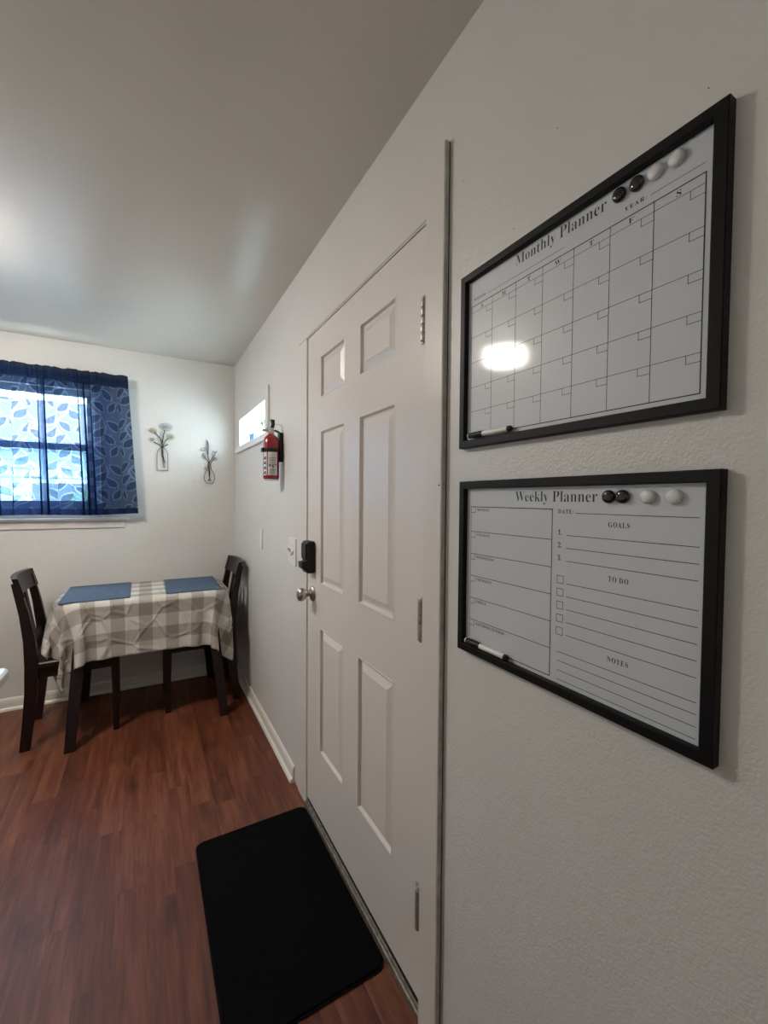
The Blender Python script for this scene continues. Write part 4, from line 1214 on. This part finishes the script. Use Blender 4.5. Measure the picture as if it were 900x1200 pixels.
# ------------------------------------------------------------------ wire flower vases on the far wall
def wpath(pts, n=6):
    """smooth curve through 2-D points"""
    P = [Vector(p) for p in pts]
    out = []
    for i in range(len(P) - 1):
        p0, p1, p2, p3 = P[max(i - 1, 0)], P[i], P[i + 1], P[min(i + 2, len(P) - 1)]
        for k in range(n):
            t = k / n
            out.append(.5 * ((2 * p1) + (p2 - p0) * t + (2 * p0 - 5 * p1 + 4 * p2 - p3) * t * t + (3 * p1 - p0 - 3 * p2 + p3) * t ** 3))
    out.append(P[-1])
    return out


def wires(name, curves, r, mat, root, n=6, depth=-.008):
    bm = bmesh.new()
    for k, c in enumerate(curves):
        cl = c[0] == 'loop'
        pts = c[1] if cl else wpath(c)
        tube(bm, [(p[0], depth - .0012 * (k % 3), p[1]) for p in pts], r, n, closed=cl)
    return build(name, bm, mat, root, True)


def ring(cx_, cz_, rx, rz, n=14, a0=0):
    return ('loop', [(cx_ + rx * math.cos(2 * PI * k / n + a0), cz_ + rz * math.sin(2 * PI * k / n + a0)) for k in range(n)])


def petals(cx_, cz_, rx, rz, k_):
    out = []
    for k in range(k_):
        a = 2 * PI * k / k_
        out.append(ring(cx_ + rx * .6 * math.cos(a), cz_ + rz * .6 * math.sin(a), rx * .42, rz * .42, 9))
    out.append(ring(cx_, cz_, rx * .28, rz * .28, 8))
    return out


WR = .0026
v1 = thing('wire_flower_vase', 'metal wire bottle with bouquet on the far wall, nearer the curtain', 'wall decor', (-.5145, LY, 1.593), group='wire wall vases')
wires('vase_outline', [[(-.036, 0), (-.036, .10), (-.032, .135), (-.020, .158), (-.008, .168), (-.006, .180)],
                       [(.036, 0), (.036, .10), (.032, .135), (.020, .158), (.008, .168), (.006, .180)], [(-.037, 0), (0, 0), (.037, 0)]], WR * .75, M['wire'], v1)
wires('stem', [[(.010, .020), (.004, .075), (-.004, .130), (-.002, .180), (.004, .235), (.016, .300)], [(.016, .055), (.006, .10), (.000, .17), (-.012, .23), (-.050, .275)],
               [(-.004, .10), (.002, .165), (.018, .215), (.040, .240)], [(-.002, .165), (-.022, .190), (-.055, .205)], [(.0, .17), (.018, .182), (.036, .195)]], WR * 1.15, M['wire'], v1)
wires('flower', petals(.022, .322, .044, .028, 8), WR * .45, M['wire_grey'], v1)
wires('flower', petals(-.060, .288, .026, .020, 7), WR * .45, M['wire_gold'], v1)
wires('flower', petals(.052, .253, .026, .022, 7), WR * .45, M['wire_gold'], v1)
wires('flower', petals(-.066, .222, .018, .014, 6), WR * .45, M['wire_grey'], v1)
wires('leaf', [ring(-.008, .262, .008, .026, 10), ring(-.022, .232, .010, .014, 10)], WR * .45, M['wire_grey'], v1)
v2 = thing('wire_flower_vase', 'metal wire round-bellied vase with leafy stems, nearer the corner', 'wall decor', (-.1905, LY, 1.506), group='wire wall vases')
wires('vase_outline', [[(-.020, 0), (-.034, .022), (-.037, .050), (-.028, .085), (-.013, .110), (-.010, .155)],
                       [(.020, 0), (.034, .022), (.037, .050), (.028, .085), (.013, .110), (.010, .155)], [(-.022, 0), (0, 0), (.022, 0)]], WR * .75, M['wire'], v2)
wires('stem', [[(-.014, .018), (0, .036), (.002, .10), (-.002, .165), (-.010, .22), (-.014, .33)], [(.014, .016), (.002, .038), (-.004, .11), (0, .160), (.024, .20), (.055, .255)],
               [(0, .150), (-.022, .185), (-.048, .225)], [(.006, .152), (.026, .180), (.045, .197)]], WR * .95, M['wire'], v2)
wires('leaf', [ring(-.012, .275, .010, .050, 12), ring(-.040, .212, .013, .020, 12, .6), ring(.030, .225, .010, .032, 12), ring(.040, .190, .018, .010, 12),
               ring(-.036, .262, .026, .011, 12), [(-.064, .258), (-.045, .250), (-.030, .262), (-.012, .262)], [(-.022, .335), (-.008, .322), (-.004, .300)]], WR * .75, M['wire_grey'], v2)
wires('ribbon', [ring(-.022, .118, .013, .009, 12), ring(-.026, .112, .008, .010, 10)], WR * .45, M['wire_gold'], v2)


# ------------------------------------------------------------------ fire extinguisher
ex = thing('fire_extinguisher', 'red fire extinguisher in a black wall bracket beside the small window', 'extinguisher', (-.0585, 2.205, 1.487))
rr = .0405
body = build('cylinder', lathe(bmesh.new(), [(0, .002), (.036, .002), (.0395, .006), (rr, .010), (rr, .186), (.0385, .202), (.032, .218), (.022, .229), (.0150, .234), (.0145, .240), (0, .240)], n=48), M['red'], ex, 50)
build('foot_ring', lathe(bmesh.new(), [(0, -.004), (.033, -.004), (.0365, -.002), (.037, .003), (0, .003)], n=40), M['label_white'], body, 40)


def label_patch(name, a0, a1, z0, z1, mat, parent, r=rr + .0004, seg=16):
    bm = bmesh.new()
    loft(bm, [[(r * math.cos(R(a0 + (a1 - a0) * k / seg)), r * math.sin(R(a0 + (a1 - a0) * k / seg)), z) for k in range(seg + 1)] for z in (z0, z1)], False, False)
    return build(name, bm, mat, parent, True)


# angle 0 = +x (towards the wall), -90 = towards the camera, 180 = into the room
lb = label_patch('label', -128, -58, .022, .140, M['label_white'], body)
bmx = bmesh.new()
for k, (a0, a1, za, zb) in enumerate([(-124, -62, .0835, .0855), (-122, -64, .108, .111), (-122, -70, .101, .1025), (-122, -66, .096, .0975), (-122, -74, .091, .0925),
                                      (-122, -104, .066, .079), (-98, -86, .060, .078), (-80, -66, .072, .080), (-80, -64, .061, .063), (-116, -70, .049, .053),
                                      (-120, -66, .042, .045), (-118, -72, .036, .039), (-120, -68, .030, .0318), (-120, -76, .0255, .0272)]):
    r_ = rr + .0008
    seg = 8
    rg = [[bmx.verts.new((r_ * math.cos(R(a0 + (a1 - a0) * q / seg)), r_ * math.sin(R(a0 + (a1 - a0) * q / seg)), z)) for q in range(seg + 1)] for z in (za, zb)]
    for q in range(seg): bmx.faces.new((rg[0][q], rg[0][q + 1], rg[1][q + 1], rg[1][q]))
build('label_print', bmx, plain('grey_print', (.20, .20, .21), .5), lb)
lb = label_patch('pictogram_strip', -168, -136, .022, .140, M['label_white'], body, seg=10)
bmx = bmesh.new()
for k in range(4):
    zc = .034 + k * .025
    for (a0, a1, za, zb) in ((-164, -146, zc - .006, zc + .002), (-158, -142, zc + .001, zc + .008), (-150, -140, zc - .008, zc - .003)):
        r_ = rr + .0008
        rg = [[bmx.verts.new((r_ * math.cos(R(a0 + (a1 - a0) * q / 4)), r_ * math.sin(R(a0 + (a1 - a0) * q / 4)), z)) for q in range(5)] for z in (za, zb)]
        for q in range(4): bmx.faces.new((rg[0][q], rg[0][q + 1], rg[1][q + 1], rg[1][q]))
build('pictogram_print', bmx, M['ink'], lb)
# strap and buckle
st_ = build('strap', lathe(bmesh.new(), [(rr + .0002, .142), (rr + .0022, .1425), (rr + .0022, .1605), (rr + .0002, .161)], n=48), M['blackplastic'], ex, 40)
build('buckle', nbox(-.050, -.037, -.016, .012, .141, .1625, .002, 1), M['blackplastic'], st_)
# bracket between cylinder and wall
bk = build('wall_bracket', nbox(.0385, .0580, -.022, .022, .095, .245, .003, 1), M['blackplastic'], ex)
bm = bmesh.new()
sweep_rect(bm, [(.050, 0, .240), (.035, 0, .250), (.014, 0, .258)], (.016, .008))
build('neck_hook', bm, M['blackplastic'], bk)
# valve, handle, lever, gauge, pin ring
vl = build('valve', lathe(bmesh.new(), [(0, .230), (.0125, .230), (.0125, .244), (.016, .247), (.016, .258), (.011, .264), (0, .265)], n=24), M['silver'], ex, 40)
build('gauge', lathe(bmesh.new(), [(0, -.030), (.010, -.030), (.011, -.027), (.011, -.015), (0, -.015)], 'y', 20, (-.004, 0, .254)), M['label_white'], vl, 40)
build('nozzle', lathe(bmesh.new(), [(0, -.046), (.0055, -.046), (.007, -.020), (.008, -.012), (0, -.012)], 'x', 16, (0, 0, .252)), M['silver'], vl, 40)
bm = bmesh.new()
sweep_rect(bm, [(-.010, 0, .266), (-.030, 0, .261), (-.052, 0, .250)], (.020, .004))
build('carry_handle', bm, M['silver'], ex)
bm = bmesh.new()
sweep_rect(bm, [(.004, 0, .266), (.010, 0, .290), (.006, 0, .310)], [(.018, .016), (.020, .014), (.022, .018)], Vector((0, 1, 0)))
build('lever', bm, M['blackplastic'], ex)
build('pin_ring', tube(bmesh.new(), [(.034 + .018 * math.cos(2 * PI * k / 20), -.012, .273 + .014 * math.sin(2 * PI * k / 20)) for k in range(20)], .0013, 6, True), M['silver'], ex, True)


# ------------------------------------------------------------------ switch plates
def plate(y, z, w, h, label, toggles):
    root = thing('switch_plate', label, 'light switch', (0, y, z), group='wall plates')
    bm = prism(bmesh.new(), rounded_rect(-w / 2, w / 2, -h / 2, h / 2, .004), 0, .006, .002)
    o = build('cover_plate', bm, M['whiteplastic'], root, 30)
    o.matrix_local = Matrix(((0, 0, -1, 0), (1, 0, 0, 0), (0, 1, 0, 0), (0, 0, 0, 1)))
    for k, (ty, up) in enumerate(toggles):
        bm = bmesh.new()
        s = 1 if up else -1
        loft(bm, [[(-.005, ty - .005, -.011), (-.005, ty + .005, -.011), (-.005, ty + .005, .011), (-.005, ty - .005, .011)],
                  [(-.020, ty - .0035, s * .013 - .005), (-.020, ty + .0035, s * .013 - .005), (-.020, ty + .0035, s * .013 + .004), (-.020, ty - .0035, s * .013 + .004)]])
        build('toggle', bm, M['whiteplastic'], root)
    for ty, _ in (toggles or [(0, 0)]):
        for sz in (-.030, .030):
            build('screw', lathe(bmesh.new(), [(0, -.0055), (.0032, -.0055), (.003, -.0068), (0, -.0072)], 'x', 10, (0, ty, sz)), M['nickel'], root)


plate(2.020, 1.132, .116, .135, 'white double toggle switch plate beside the door lock', [(-.023, False), (.023, True)])
plate(2.663, 1.142, .072, .128, 'plain painted plate on the wall above the right chair', [])


# ------------------------------------------------------------------ little things on the small window's sill
pt = thing('blue_planter', 'tiny blue planter on the sill of the small window', 'planter', (.030, 3.035, W2[2] + .0045))
build('pot', lathe(bmesh.new(), [(0, 0), (.020, 0), (.022, .003), (.026, .046), (.0275, .048), (.0275, .053), (.0245, .053), (.023, .044), (0, .044)], n=4), M['bluepot'], pt)
for k in range(7):
    a = k * 2.4
    h = .030 + .014 * (k % 3)
    build('leaf', tube(bmesh.new(), [(.006 * math.cos(a), .006 * math.sin(a), .042), (.010 * math.cos(a), .010 * math.sin(a), .046 + h * .5), (.020 * math.cos(a), .020 * math.sin(a), .046 + h)], [.003, .004, .0008], 6), M['leaf'], pt, True)
pt = thing('glass_plant_jar', 'small clear jar with a green sprig on the small sill, behind the extinguisher', 'jar', (.035, 2.745, W2[2] + .0045))
build('jar', lathe(bmesh.new(), [(0, 0), (.022, 0), (.025, .006), (.025, .040), (.017, .050), (.017, .056), (.0155, .056), (.0155, .049), (.0232, .039), (.0232, .006), (0, .004)], n=24), M['glass'], pt, True)
for k in range(8):
    a = k * 2.4
    rad = .010 + .022 * (k / 8)
    build('leaf', tube(bmesh.new(), [(0, 0, .010), (rad * .3 * math.cos(a), rad * .3 * math.sin(a), .055), (rad * math.cos(a), rad * math.sin(a), .085 + .01 * (k % 3)), (rad * 1.5 * math.cos(a), rad * 1.5 * math.sin(a), .080)], [.0012, .0012, .0065, .001], 6), M['leaf'], pt, True)
